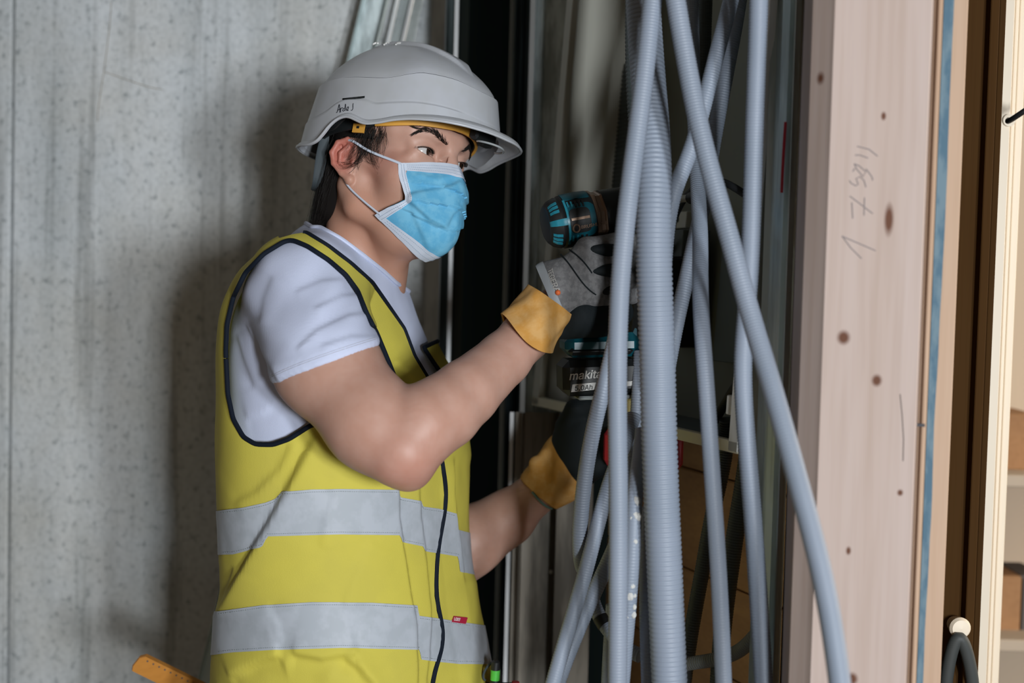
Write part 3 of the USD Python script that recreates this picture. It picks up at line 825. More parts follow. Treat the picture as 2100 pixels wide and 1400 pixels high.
# ------------------------------------------------------------------ smooth solids: distance fields on a grid, meshed by surface nets
class Field:
    def __init__(s, lo, hi, h, fill=0.2):
        s.lo, s.h = np.asarray(lo, float), h
        s.n = np.ceil((np.asarray(hi, float) - s.lo) / h).astype(int) + 1
        s.ax = [(s.lo[k] + h * np.arange(s.n[k])).astype(np.float32) for k in range(3)]
        s.F = np.full(s.n, fill, np.float32)

    def window(s, lo, hi, pad):
        a = np.clip(np.floor((np.asarray(lo) - pad - s.lo) / s.h).astype(int), 0, s.n)
        b = np.clip(np.ceil((np.asarray(hi) + pad - s.lo) / s.h).astype(int) + 1, 0, s.n)
        sl = tuple(slice(a[k], b[k]) for k in range(3))
        return sl, s.ax[0][sl[0]][:, None, None], s.ax[1][sl[1]][None, :, None], s.ax[2][sl[2]][None, None, :]

    def put(s, sl, d, k, mode):
        f = s.F[sl]
        if f.size == 0:
            return
        if mode == '+':
            if k > 0:
                h = np.maximum(k - np.abs(f - d), 0) / k
                s.F[sl] = np.minimum(f, d) - h * h * k * 0.25
            else:
                s.F[sl] = np.minimum(f, d)
        else:
            d = -d
            if k > 0:
                h = np.maximum(k - np.abs(f - d), 0) / k
                s.F[sl] = np.maximum(f, d) + h * h * k * 0.25
            else:
                s.F[sl] = np.maximum(f, d)

    def cap(s, a, b, ra, rb, k=0.0, mode='+', sq=None):
        a, b = np.asarray(a, float), np.asarray(b, float)
        R = max(ra, rb)
        sl, X, Y, Z = s.window(np.minimum(a, b) - R, np.maximum(a, b) + R, k + 0.03)
        e = b - a
        L = e @ e + 1e-12
        t = np.clip(((X - a[0]) * e[0] + (Y - a[1]) * e[1] + (Z - a[2]) * e[2]) / L, 0, 1)
        d = np.sqrt((X - a[0] - t * e[0]) ** 2 + (Y - a[1] - t * e[1]) ** 2 + (Z - a[2] - t * e[2]) ** 2) - (ra + t * (rb - ra))
        s.put(sl, d.astype(np.float32), k, mode)

    def chain(s, pts, rad, k=0.0, mode='+'):
        for i in range(len(pts) - 1):
            s.cap(pts[i], pts[i + 1], rad[i], rad[i + 1], k, mode)

    def ell(s, c, r, k=0.0, mode='+', ax=None):
        c, r = np.asarray(c, float), np.asarray(r, float)
        R = r.max()
        sl, X, Y, Z = s.window(c - R, c + R, k + 0.03)
        A = np.eye(3) if ax is None else np.stack([unit(q) for q in ax])
        x, y, z = X - c[0], Y - c[1], Z - c[2]
        q = [A[i, 0] * x + A[i, 1] * y + A[i, 2] * z for i in range(3)]
        k0 = np.sqrt(sum((q[i] / r[i]) ** 2 for i in range(3))) + 1e-6
        k1 = np.sqrt(sum((q[i] / r[i] ** 2) ** 2 for i in range(3))) + 1e-6
        s.put(sl, (k0 * (k0 - 1) / k1).astype(np.float32), k, mode)

    def mesh(s, F=None):
        F = s.F if F is None else F
        ins = F < 0
        c = [ins[i:ins.shape[0] - 1 + i, j:ins.shape[1] - 1 + j, k:ins.shape[2] - 1 + k] for i in (0, 1) for j in (0, 1) for k in (0, 1)]
        tot = sum(q.astype(np.int8) for q in c)
        cells = np.argwhere((tot > 0) & (tot < 8))
        idx = np.full(tot.shape, -1, np.int64)
        idx[tuple(cells.T)] = np.arange(len(cells))
        acc, cnt = np.zeros((len(cells), 3)), np.zeros(len(cells))
        cor = [(i, j, k) for i in (0, 1) for j in (0, 1) for k in (0, 1)]
        val = {q: F[cells[:, 0] + q[0], cells[:, 1] + q[1], cells[:, 2] + q[2]] for q in cor}
        for q in cor:
            for ax in range(3):
                if q[ax] == 0:
                    p = list(q)
                    p[ax] = 1
                    p = tuple(p)
                    a, b = val[q], val[p]
                    m = (a < 0) != (b < 0)
                    t = a[m] / (a[m] - b[m])
                    pos = np.tile(np.array(q, float), (m.sum(), 1))
                    pos[:, ax] = t
                    acc[m] += pos
                    cnt[m] += 1
        V = s.lo + s.h * (cells + acc / cnt[:, None])
        faces = []
        for ax in range(3):
            u, w = [(1, 2), (2, 0), (0, 1)][ax]
            sl0 = [slice(None)] * 3
            sl1 = [slice(None)] * 3
            sl0[ax], sl1[ax] = slice(0, -1), slice(1, None)
            A, B = ins[tuple(sl0)], ins[tuple(sl1)]
            e = np.argwhere(A != B)
            e = e[(e[:, u] > 0) & (e[:, w] > 0) & (e[:, u] < F.shape[u] - 1) & (e[:, w] < F.shape[w] - 1)]
            du, dw = np.eye(3, dtype=int)[u], np.eye(3, dtype=int)[w]
            q = [idx[tuple((e - o).T)] for o in (du + dw, dw, 0 * du, du)]
            q = np.stack(q, 1)
            flip = ~A[tuple(e.T)]
            q[flip] = q[flip][:, ::-1]
            q = q[(q >= 0).all(1)]
            faces.append(q)
        Q = np.vstack(faces)
        m = trimesh.Trimesh(V, np.vstack([Q[:, [0, 1, 2]], Q[:, [0, 2, 3]]]), process=False)
        return m


def relax(m, n=4, lam=0.5):
    """A few Taubin steps."""
    trimesh.smoothing.filter_taubin(m, lamb=lam, nu=lam + 0.02, iterations=n)
    return m


# ------------------------------------------------------------------ the head's own frame: x to his right, y where he faces, z up
_y, _p, _r = math.radians(53), math.radians(2.4), math.radians(10.5)
_f = np.array([math.sin(_y) * math.cos(_p), -math.cos(_y) * math.cos(_p), -math.sin(_p)])
_rr = np.array([-math.cos(_y), -math.sin(_y), 0])
_uu = np.cross(_rr, _f)
_r2 = _rr * math.cos(_r) + _uu * math.sin(_r)
HM = np.stack([_r2, _f, np.cross(_r2, _f)])
HS = 0.973
HO = at(800, 356, 0.0)


def hw(L):
    return HO + (np.asarray(L, float) * HS) @ HM


def hl(W):
    return ((np.asarray(W, float) - HO) @ HM.T) / HS


# torso frame: faces right and a little towards the camera
TY = math.radians(70)
TF = np.array([math.sin(TY), -math.cos(TY), 0])
TR = np.array([-math.cos(TY), -math.sin(TY), 0])

mat('skin_plain', (0.40, 0.20, 0.14), 0.5)
nodes = {'a': ('attribute', {'attribute': 'tint'}), 's': ('separate_color', {}), 'g': ('geometry', {}),
         'n': ('noise_texture', {'scale': 55.0, 'detail': 4.0}), 'r': ('rgb_ramp', {'ramp': [(0.3, (0.51, 0.285, 0.215)), (0.7, (0.55, 0.33, 0.26))]}),
         'n2': ('noise_texture', {'scale': 900.0, 'detail': 2.0}), 'b': ('bump', {'strength': 0.12, 'distance': 0.0006}),
         'm1': ('mix', {'color2': (0.52, 0.13, 0.095)}), 'm2': ('mix', {'color2': (0.035, 0.022, 0.018)}), 'm3': ('mix', {'color2': (0.55, 0.27, 0.175)}),
         'p': ('principled_bsdf', {'roughness': 0.48, 'specular_ior_level': 0.4, 'subsurface_weight': 0.12, 'subsurface_scale': 0.004, 'subsurface_radius': (1.0, 0.35, 0.2)})}
MAT['skin'] = usdkit.material(stage, '/World/Looks/skin', nodes, [('g.position', 'n.vector'), ('g.position', 'n2.vector'), ('n.fac', 'r.fac'), ('a.color', 's.color'),
    ('r.color', 'm3.color1'), ('s.b', 'm3.fac'), ('m3.color', 'm1.color1'), ('s.r', 'm1.fac'), ('m1.color', 'm2.color1'), ('s.g', 'm2.fac'), ('m2.color', 'p.base_color'), ('n2.fac', 'b.height'), ('b.normal', 'p.normal')], 'p.BSDF')
mat('hair', (0.010, 0.008, 0.007), 0.55, spec=0.3)
mat('hair_base', (0.008, 0.0065, 0.006), 0.85, spec=0.1)
mat('sclera', (0.55, 0.53, 0.52), 0.15, extra={'coat_weight': 0.6})
mat('iris', (0.022, 0.010, 0.006), 0.12, extra={'coat_weight': 1.0})
mat('pupil', (0.002, 0.002, 0.002), 0.1, extra={'coat_weight': 1.0})
mat('cotton', (0.61, 0.665, 0.86), 0.85, spec=0.2, bump=(900, 0.2, 0.0008, ONE))
mat('thread_pale', (0.50, 0.51, 0.58), 0.9)
mat('hi_vis', (0.62, 0.545, 0.085), 0.75, spec=0.25, bump=(700, 0.2, 0.0008, ONE), noise=(11, 3, (0.58, 0.51, 0.085), 1, ONE))
mat('reflective', (0.46, 0.50, 0.56), 0.55, metal=0.0, spec=0.4, noise=(40, 4, (0.41, 0.45, 0.50), 1.2, ONE))
mat('binding', (0.005, 0.009, 0.018), 0.8, spec=0.2)
mat('thread', (0.30, 0.34, 0.36), 0.8)
mat('tag_red', (0.42, 0.015, 0.05), 0.6)
mat('print_white', (0.72, 0.72, 0.70), 0.6)
mat('trouser_cloth', (0.02, 0.022, 0.025), 0.85, bump=(500, 0.2, 0.001, ONE))
mat('boot', (0.05, 0.035, 0.025), 0.6)

# ------------------------------------------------------------------ the man
man = thing('person', 'young man in yellow reflective vest and white T-shirt reaching towards the cabinet', 'person', (at(700, 1000, 0)[0], 0.0, 0.0))

# head and neck
H = Field((-0.108, -0.120, -0.225), (0.108, 0.140, 0.150), 0.00135)
H.ell((0, -0.010, 0.052), (0.075, 0.094, 0.086))
H.ell((0, 0.040, 0.046), (0.063, 0.058, 0.056), 0.02)
H.ell((0, 0.040, -0.028), (0.056, 0.054, 0.076), 0.025)
for s in (1, -1):
    H.cap((s * 0.057, 0.0, -0.008), (s * 0.052, 0.006, -0.056), 0.015, 0.014, 0.02)
    H.cap((s * 0.052, 0.006, -0.056), (s * 0.018, 0.070, -0.086), 0.014, 0.012, 0.02)
    H.ell((s * 0.046, 0.058, -0.016), (0.020, 0.022, 0.019), 0.02)
    H.cap((s * 0.050, 0.056, -0.006), (s * 0.066, 0.012, 0.004), 0.012, 0.009, 0.016)
    H.cap((s * 0.058, 0.050, 0.045), (s * 0.060, 0.020, 0.05), 0.012, 0.012, 0.02)
    H.cap((s * 0.010, 0.089, 0.040), (s * 0.048, 0.070, 0.043), 0.0105, 0.0105, 0.014)
H.ell((0, 0.076, -0.086), (0.020, 0.018, 0.014), 0.02)
H.ell((0, 0.092, -0.052), (0.026, 0.016, 0.022), 0.02)
for s in (1, -1):
    H.ell((s * 0.034, 0.094, 0.021), (0.020, 0.0135, 0.0125), 0.014, '-')
    H.ell((s * 0.015, 0.094, 0.018), (0.006, 0.010, 0.012), 0.010, '-')
    H.ell((s * 0.033, 0.0735, 0.0215), (0.0165, 0.0142, 0.0138), 0.007)
    H.cap((s * 0.020, 0.0775, 0.031), (s * 0.047, 0.070, 0.030), 0.0050, 0.0055, 0.006)
    H.cap((s * 0.020, 0.079, 0.009), (s * 0.046, 0.070, 0.010), 0.0045, 0.0050, 0.009)
H.chain([(0, 0.088, 0.030), (0, 0.0965, 0.012), (0, 0.106, -0.016)], [0.0095, 0.0075, 0.0095], 0.012)
H.ell((0, 0.1075, -0.021), (0.0105, 0.0105, 0.0095), 0.008)
for s in (1, -1):
    H.ell((s * 0.0125, 0.097, -0.025), (0.0075, 0.011, 0.0085), 0.006)
H.ell((0, 0.099, -0.048), (0.022, 0.0075, 0.0055), 0.006)
H.ell((0, 0.098, -0.057), (0.020, 0.0075, 0.006), 0.006)
# neck
nb = hl(at(742, 590, 0.03))
H.cap((0, -0.012, -0.030), nb, 0.050, 0.057, 0.022)
nf = hl(at(770, 605, 0.02))
H.cap((0.006, 0.036, -0.085), nf, 0.020, 0.010, 0.03)
H.cap((0.056, -0.014, -0.030), hl(at(780, 612, -0.005)), 0.012, 0.006, 0.022)
H.cap((0.026, -0.046, -0.040), hl(at(705, 550, -0.03)), 0.016, 0.020, 0.03)
# the eye openings
for s in (1, -1):
    c = np.array([s * 0.033, 0.0735, 0.0215])
    sl, X, Y, Z = H.window(c - 0.024, c + 0.024, 0.0)
    x, y, z = s * (X - c[0]), Y - c[1], Z - c[2]
    lam = np.degrees(np.arctan2(x, y))
    rr_ = np.sqrt(x * x + y * y + z * z) + 1e-6
    elv = np.degrees(np.arcsin(np.clip(z / rr_, -1, 1))) - 0.10 * lam
    w = np.clip((lam + 58) / 124, 0, 1)
    up = 19 * np.power(np.clip(np.sin(np.pi * np.power(w, 0.92)), 0, 1), 0.8) - 6
    dn = -14 * np.power(np.clip(np.sin(np.pi * np.power(w, 1.05)), 0, 1), 0.8) - 6
    d = np.maximum(np.maximum(elv - up, dn - elv), np.abs(lam - 4) - 62) * (0.0142 * math.pi / 180)
    d = np.where(y > 0, d, 0.02)
    H.put(sl, d.astype(np.float32), 0.0012, '-')
# ears
for s in (1, -1):
    q = lambda a, b, c: (s * a, b, c)
    H.ell(q(0.0775, -0.006, -0.001), (0.0042, 0.0145, 0.0235), 0.004, ax=[(1, s * 0.30, 0), (-s * 0.30 * s, 1, 0.25), (0, -0.25, 1)])
    hx = [q(0.0735, 0.0075, 0.002), q(0.0765, 0.0045, 0.015), q(0.080, -0.006, 0.0225), q(0.0845, -0.017, 0.017), q(0.087, -0.0215, 0.004), q(0.0845, -0.018, -0.009), q(0.079, -0.007, -0.020), q(0.0745, 0.003, -0.0255)]
    H.chain(hx, [0.0030, 0.0032, 0.0034, 0.0036, 0.0036, 0.0034, 0.0036, 0.0050], 0.002)
    H.ell(q(0.0815, -0.011, 0.006), (0.0030, 0.0026, 0.010), 0.002, '-', ax=[(1, 0, 0), (0, 1, 0.3), (0, -0.3, 1)])
    H.chain([q(0.0805, -0.003, 0.014), q(0.0835, -0.0105, 0.004), q(0.082, -0.010, -0.006), q(0.078, -0.003, -0.013)], [0.0024, 0.0028, 0.0028, 0.0024], 0.002)
    H.ell(q(0.0835, -0.001, -0.0035), (0.0070, 0.0060, 0.0085), 0.003, '-')
    H.ell(q(0.0765, 0.0068, -0.006), (0.0036, 0.0030, 0.0045), 0.002)
    H.ell(q(0.0740, 0.003, -0.0275), (0.0042, 0.0062, 0.0060), 0.004)
head = H.mesh()
hloc = np.array(head.vertices)
head.vertices = hw(hloc)

# torso, arms, hands (the torso is clothed)
PYS = np.array([1600, 1480, 1400, 1350, 1250, 1100, 950, 800, 700, 630, 570, 524, 495, 470], float)
PXL = np.array([456, 454, 456, 457, 462, 468, 468, 472, 477, 490, 517, 555, 588, 616], float)
PXR = np.array([1010, 1004, 1000, 996, 978, 962, 957, 935, 885, 858, 836, 815, 800, 790], float)
LAT = np.array([0.195, 0.195, 0.195, 0.195, 0.195, 0.195, 0.195, 0.19, 0.185, 0.175, 0.155, 0.125, 0.10, 0.07])
TZ = np.array([at(700, p, 0)[2] for p in PYS])
XL = np.array([at(a, p, 0)[0] for a, p in zip(PXL, PYS)])
XR = np.array([at(a, p, 0)[0] for a, p in zip(PXR, PYS)])
TCX, TW = (XL + XR) / 2, (XR - XL) / 2
TB = np.sqrt(np.maximum(TW ** 2 - (LAT * math.cos(TY)) ** 2, 0.05 ** 2)) / math.sin(TY)
from scipy.interpolate import PchipInterpolator
_i = [PchipInterpolator(TZ, q) for q in (TCX, TB, LAT)]


def torso_d(X, Y, Z, grow=0.0):
    z = np.clip(Z, TZ[0], TZ[-1])
    cx, b, a = (q(z) for q in _i)
    b, a = np.maximum(b + grow, 0.01), np.maximum(a + grow, 0.01)
    u = (X - cx) * TF[0] + Y * TF[1]
    v = (X - cx) * TR[0] + Y * TR[1]
    k0 = np.power(np.abs(u / b) ** 2.2 + np.abs(v / a) ** 2.2, 1 / 2.2) + 1e-6
    d = (k0 - 1) * np.minimum(a, b)
    return np.maximum(np.maximum(d, Z - TZ[-1]), TZ[0] - Z).astype(np.float32)


SH = at(622, 603, -0.145)
ARM = [(SH, 0.046), (at(669, 748, -0.215), 0.0535), (at(766, 868, -0.255), 0.0465), (at(826, 925, -0.275), 0.0385)]
FORE = [(at(828, 921, -0.275), 0.040), (at(867, 869, -0.262), 0.0430), (at(910, 844, -0.248), 0.0405), (at(955, 806, -0.228), 0.0365), (at(1034, 735, -0.178), 0.0305), (at(1086, 680, -0.15), 0.0260)]
HANDC = [(at(1086, 680, -0.15), 0.0245), (at(1135, 625, -0.135), 0.021), (at(1205, 565, -0.115), 0.016)]
FSH = np.array([SH[0], 0, SH[2]]) - TR * 0.15 - TF * 0.035
FARM = [(FSH, 0.055), (at(830, 1120, 0.13), 0.045), (at(880, 1190, 0.09), 0.040)]
FFORE = [(at(880, 1188, 0.09), 0.040), (at(965, 1108, 0.10), 0.043), (at(1040, 1062, 0.115), 0.034), (at(1103, 1008, 0.12), 0.0245), (at(1150, 950, 0.115), 0.020)]
B = Field((-0.43, -0.36, 0.80), (0.16, 0.26, 1.60), 0.0032)
sl, X, Y, Z = B.window(B.lo, B.lo + B.h * B.n, 0)
B.F = np.maximum(torso_d(X, Y, Z, 0.0) + np.float32(0.022), np.float32(at(700, 470, 0)[2]) - 9)
for ch, k in ((ARM, 0.03), (FORE, 0.006), (HANDC[:2], 0.02), (FARM, 0.03), (FFORE, 0.02)):
    B.chain([c[0] for c in ch], [c[1] for c in ch], k)
B.cap(at(842, 972, -0.268), at(828, 940, -0.272), 0.014, 0.028, 0.02)
from scipy.ndimage import gaussian_filter as _gf
body0 = B.mesh(_gf(B.F, 0.9))
import manifold3d


def man3(m):
    return manifold3d.Manifold(manifold3d.Mesh(vert_properties=np.asarray(m.vertices, np.float32), tri_verts=np.asarray(m.faces, np.uint32)))


try:
    u3 = man3(head) + man3(body0)
    bv, bf, _ = meshkit.arrays(u3)
    if len(bf) < 1000:
        raise ValueError('union')
    body = trimesh.Trimesh(bv, bf, process=False)
except Exception as e:
    print('union failed', e)
    body = trimesh.util.concatenate([head, body0])
L = hl(body.vertices)
red = np.zeros(len(L))
ear = (np.abs(L[:, 0]) > 0.0735) & (L[:, 1] < 0.014) & (L[:, 1] > -0.03) & (np.abs(L[:, 2]) < 0.034)
red = np.where(ear, np.clip((np.abs(L[:, 0]) - 0.0735) / 0.006, 0, 1) * np.clip((L[:, 2] + 0.030) / 0.02, 0.15, 1) * 0.75, 0)
cheek = np.exp(-(((np.abs(L[:, 0]) - 0.062) / 0.02) ** 2 + ((L[:, 1] - 0.045) / 0.025) ** 2 + ((L[:, 2] + 0.005) / 0.018) ** 2))
red = np.maximum(red, 0.30 * cheek)
elb = np.exp(-(np.linalg.norm(np.array(body.vertices) - at(838, 985, -0.30), axis=1) / 0.05) ** 2)
red = np.maximum(red, 0.22 * elb)
lid = np.zeros(len(L))
for s in (1, -1):
    c = np.array([s * 0.033, 0.0735, 0.0215])
    q = L - c
    r_ = np.linalg.norm(q, axis=1)
    lam = np.degrees(np.arctan2(s * q[:, 0], q[:, 1]))
    elv = np.degrees(np.arcsin(np.clip(q[:, 2] / np.maximum(r_, 1e-6), -1, 1))) - 0.10 * lam
    w = np.clip((lam + 58) / 124, 0, 1)
    up = 19 * np.power(np.clip(np.sin(np.pi * np.power(w, 0.92)), 0, 1), 0.8) - 6
    lid = np.maximum(lid, np.where((r_ < 0.017) & (q[:, 1] > 0), 0.8 * np.exp(-((elv - up - 1) / 3.5) ** 2), 0))
warm = np.clip((0.0 - L[:, 2]) / 0.06, 0, 1) * np.clip((0.155 - np.hypot(L[:, 0], L[:, 1])) / 0.03, 0, 1) * (np.array(body.vertices)[:, 2] > 1.44) * 0.55      # neck and jaw are a deeper tan than the arm
tint = np.stack([red, lid, warm], 1).astype(np.float32)


def tinted(path, tint):
    UsdGeom.PrimvarsAPI(stage.GetPrimAtPath(path)).CreatePrimvar('tint', Sdf.ValueTypeNames.Color3fArray, 'vertex').Set(Vt.Vec3fArray.FromNumpy(tint))


bp = obj('body', body, 'skin', man, smooth=True)
tinted(bp, tint)

# eyes
gz = unit(np.array([-0.30, 0.95, 0.02]))
for s in (1, -1):
    c = np.array([s * 0.033, 0.0735, 0.0215])
    m = trimesh.creation.icosphere(4, 0.01265)
    m.vertices = hw(np.array(m.vertices) + c)
    ep_ = obj('eyeball', m, 'sclera', man, smooth=True)
    a = unit(np.cross(gz, [0, 0, 1]))
    b = np.cross(a, gz)
    for nm, r0, r1, mt in (('iris', 0.0, 0.0064, 'iris'), ('pupil', 0.0, 0.0027, 'pupil')):
        prof = np.linspace(0, r1, 9)
        R = 0.01265 + (0.00035 if nm == 'iris' else 0.0006)
        ang = np.linspace(0, 2 * np.pi, 33)[:-1]
        rows = []
        for r_ in prof:
            hgt = math.sqrt(R * R - r_ * r_)
            rows.append(c + gz * hgt + r_ * (np.cos(ang)[:, None] * a + np.sin(ang)[:, None] * b))
        v = np.array(rows).reshape(-1, 3)
        i, j = np.meshgrid(np.arange(8), np.arange(32), indexing='ij')
        q = np.stack([i * 32 + j, (i + 1) * 32 + j, (i + 1) * 32 + (j + 1) % 32, i * 32 + (j + 1) % 32], -1).reshape(-1, 4)
        obj(nm, trimesh.Trimesh(hw(v), np.vstack([q[:, [0, 1, 2]], q[:, [0, 2, 3]]]), process=False), mt, ep_, smooth=True)

# hair: strands rooted on the head
from scipy.spatial import cKDTree
_tree = cKDTree(hloc)
_hn = meshkit.arrays(trimesh.Trimesh(hloc, head.faces, process=False), True)[2]


def onskin(p):
    d, k = _tree.query(np.asarray(p, float))
    return hloc[k], _hn[k]


rng = np.random.default_rng(11)


_look = ((np.array(head.vertices) - CAM) * (_hn @ HM)).sum(1) < 0
_hq = proj(np.array(head.vertices)[_look])
_hd = (np.array(head.vertices)[_look] - CAM) @ FW
_ht = cKDTree(_hq)


def face_px(px, py):
    """Head-local point of the skin seen at a pixel."""
    d, k = _ht.query((px, py), k=10)
    dep = _hd[k]
    dep = dep[dep < dep.min() + 0.01].mean()
    return hl(CAM + (FW * F + RT * (px - 1050) - UP * (py - 700)) / F * dep)


SPINE = spline([face_px(px, py) for px, py in ((917, 298), (909, 290), (897, 277), (882, 268), (864, 268), (848, 273))], 60)


def brow(s, name):
    st = []
    for _ in range(420):
        t = rng.random() ** 0.85
        i = int(t * 58)
        p0, tg = SPINE[i], unit(SPINE[i + 1] - SPINE[i])
        half = 0.0040 * (1 - 0.68 * t) * min(1, 0.45 + t * 5)
        p0 = p0 + np.array([0, 0, 1.0]) * (rng.random() * 2 - 1) * half
        p, n = onskin(p0)
        d = unit(tg * (0.35 + 1.1 * t) + np.array([0.1, 0, 0.75 - 1.1 * t]) + 0.16 * rng.normal(size=3))
        d = unit(d - n * (d @ n) + 0.20 * n)
        ln = 0.0062 * (0.75 + 0.5 * rng.random())
        q = np.array([p - n * 0.0003, p + d * ln * 0.5 + n * 0.0003, p + d * ln * 0.8 + n * 0.0002, p + d * ln - n * 0.0001])
        st.append(hw(q * [s, 1, 1]))
    curves(name, st, 0.00038, 'hair', man)


brow(1, 'eyebrow')
brow(-1, 'eyebrow')
# lashes
for s in (1, -1):
    st = []
    c = np.array([s * 0.033, 0.0735, 0.0215])
    for lam in np.linspace(-42, 58, 64):
        w = (lam + 58) / 124
        up = 19 * max(0.0, math.sin(math.pi * w ** 0.92)) ** 0.8 - 6 + 0.10 * lam
        e, l = math.radians(up + 1), math.radians(lam)
        d = np.array([s * math.sin(l) * math.cos(e), math.cos(l) * math.cos(e), math.sin(e)])
        p = c + d * 0.0138
        o = unit(d + np.array([s * 0.2, 0, -0.25]))
        st.append(hw([p, p + o * 0.0025, p + o * 0.004 + [0, 0, 0.0002], p + o * 0.0052 + [0, 0, 0.0010]]))
    curves('eyelashes', st, 0.00042, 'hair', man)
# the mass of hair under the helmet: a shell over the skull, cut at the hairline
HC = Field((-0.10, -0.125, -0.10), (0.10, 0.12, 0.12), 0.0022)
HC.ell((0, -0.012, 0.050), (0.0785, 0.0985, 0.088))
HC.ell((0, -0.050, -0.036), (0.057, 0.044, 0.060), 0.03)
HC.cap((0.066, -0.020, 0.020), (0.050, -0.052, -0.055), 0.012, 0.016, 0.02)
HC.cap((-0.066, -0.020, 0.020), (-0.050, -0.052, -0.055), 0.012, 0.016, 0.02)
hc = HC.mesh()
q = np.array(hc.vertices)
ax_ = np.abs(q[:, 0])
line = np.where(q[:, 1] > 0.03, q[:, 2] - (0.062 - 0.02 * np.clip(ax_ - 0.05, 0, 1) / 0.03),
                np.where(q[:, 1] > -0.014, q[:, 2] - 0.026, q[:, 2] + 0.085 - 0.6 * np.clip(q[:, 1] + 0.05, -0.02, 0.04)))
line = np.minimum(line, np.where((q[:, 1] > -0.022) & (ax_ > 0.07), q[:, 2] - 0.024, 1))
cap_, _ = clip(hc, line)
cap_.vertices = hw(cap_.vertices)
obj('hair_cap', cap_, 'hair_base', man, smooth=True)
st = []


def lock(a, b, c, d, spread, n, wob=0.002):
    P = [np.array(x, float) for x in (a, b, c, d)]
    for _ in range(n):
        o = rng.normal(size=3) * spread
        k = 0.8 + 0.35 * rng.random()
        w = [rng.normal(size=3) * wob for _ in range(4)]
        pts = [P[0] + o * 0.8, P[1] + o + w[1] * 0.5, P[1] + (P[2] - P[1]) * k + o * 0.9 + w[2], P[1] + (P[2] - P[1]) * k + (P[3] - P[2]) * k + o * 0.5 + w[3]]
        st.append(hw(spline(pts, 9)))


# nape: longer hair falling behind the ear to the collar
for i in range(16):
    t = i / 15
    lock((0.070 - 0.10 * t, -0.030 - 0.046 * math.sin(t * 2.2), 0.03), (0.070 - 0.11 * t, -0.036 - 0.060 * math.sin(t * 2.2), -0.02),
         (0.062 - 0.10 * t, -0.048 - 0.052 * math.sin(t * 2.2), -0.062 - 0.012 * t), (0.050 - 0.08 * t, -0.066 - 0.042 * math.sin(t * 2.2), -0.098 - 0.012 * t), 0.0048, 60, 0.003)
# sideburn wisps in front of the ear
for a, b, c, d, n in (((0.074, 0.022, 0.045), (0.0755, 0.018, 0.020), (0.0755, 0.015, 0.000), (0.0735, 0.012, -0.010), 46),
                      ((0.073, 0.030, 0.045), (0.0745, 0.028, 0.022), (0.074, 0.030, 0.004), (0.0725, 0.040, -0.006), 40),
                      ((0.0715, 0.040, 0.045), (0.073, 0.039, 0.026), (0.073, 0.037, 0.006), (0.071, 0.042, -0.008), 34),
                      ((0.0745, 0.016, 0.045), (0.079, 0.009, 0.020), (0.081, 0.004, 0.004), (0.080, 0.000, -0.004), 26),
                      ((0.0755, 0.026, 0.016), (0.079, 0.012, -0.006), (0.081, 0.000, -0.012), (0.083, -0.012, -0.009), 22),
                      ((0.072, 0.034, 0.050), (0.073, 0.046, 0.034), (0.0725, 0.050, 0.020), (0.071, 0.049, 0.006), 12)):
    lock(a, b, c, d, 0.0022, n, 0.0022)
# forehead wisps under the sweatband
for pts, n in ((((836, 248), (842, 257), (851, 263), (866, 264), (878, 258), (888, 252)), 9), (((888, 252), (900, 253), (915, 259), (932, 265), (950, 271)), 9),
               (((840, 246), (847, 258), (857, 262)), 6), (((915, 262), (930, 270), (945, 276)), 5), (((872, 250), (866, 258), (856, 262)), 4)):
    base_ = np.array([face_px(*p) for p in pts])
    base_ = base_ + np.array([onskin(p)[1] for p in base_]) * 0.0022
    for _ in range(n):
        o = rng.normal(size=(len(pts), 3)) * 0.0004 + rng.normal(size=3) * 0.0007
        st.append(hw(spline(base_ + o, 12)))
curves('hair_strands', st, 0.00042, 'hair', man)

# ------------------------------------------------------------------ tools to lay details on a finished surface
class Surf:
    """Finds where the line of sight through a pixel meets a dense mesh."""
    def __init__(s, m):
        s.v, s.f, s.n = meshkit.arrays(m, True)
        look = ((s.v - CAM) * s.n).sum(1) < 0
        s.v, s.n = s.v[look], s.n[look]
        s.q = proj(s.v)
        s.d = (s.v - CAM) @ FW
        s.t = cKDTree(s.q)

    def __call__(s, px, py, off=0.0):
        d, k = s.t.query((px, py), k=12)
        near = s.d[k].min()
        k = k[s.d[k] < near + 0.02][:4]
        w = 1 / (np.hypot(*(s.q[k] - [px, py]).T) + 0.5)
        w /= w.sum()
        dep = (s.d[k] * w).sum()
        n = unit((s.n[k] * w[:, None]).sum(0))
        ray = FW * F + RT * (px - 1050) - UP * (py - 700)
        return CAM + ray / F * dep + n * off

    def line(s, pts, off=0.0, n=40):
        q = spline(np.c_[np.asarray(pts, float), np.zeros(len(pts))], n)
        return np.array([s(a, b, off) for a, b, _ in q])


def push(m, d):
    """Moves the vertices along their normals."""
    v, f, n = meshkit.arrays(m, True)
    return trimesh.Trimesh(v + n * np.asarray(d)[:, None] if np.ndim(d) else v + n * d, f, process=False)


def fold(line, A, wr_, wl_, B=None, soft=4.0, near=True):
    """A fold along a line: crest on its right side, trough on its left, fading at both ends."""
    global disp
    d, sg, t = to_line(q2, line)
    e = np.clip(np.minimum(t, 1 - t) / 0.12, 0, 1)
    e = e * e * (3 - 2 * e)
    s_ = d * sg
    right = A * np.exp(-np.maximum(s_, 0) / wr_)
    left = -(A if B is None else B) * np.exp(np.minimum(s_, 0) / wl_)
    mixw = 0.5 + 0.5 * np.tanh(s_ / soft)
    g = e * (mixw * right + (1 - mixw) * left)
    if near:
        g = g * np.clip((lat + 0.02) / 0.05, 0, 1)
    disp = disp + g


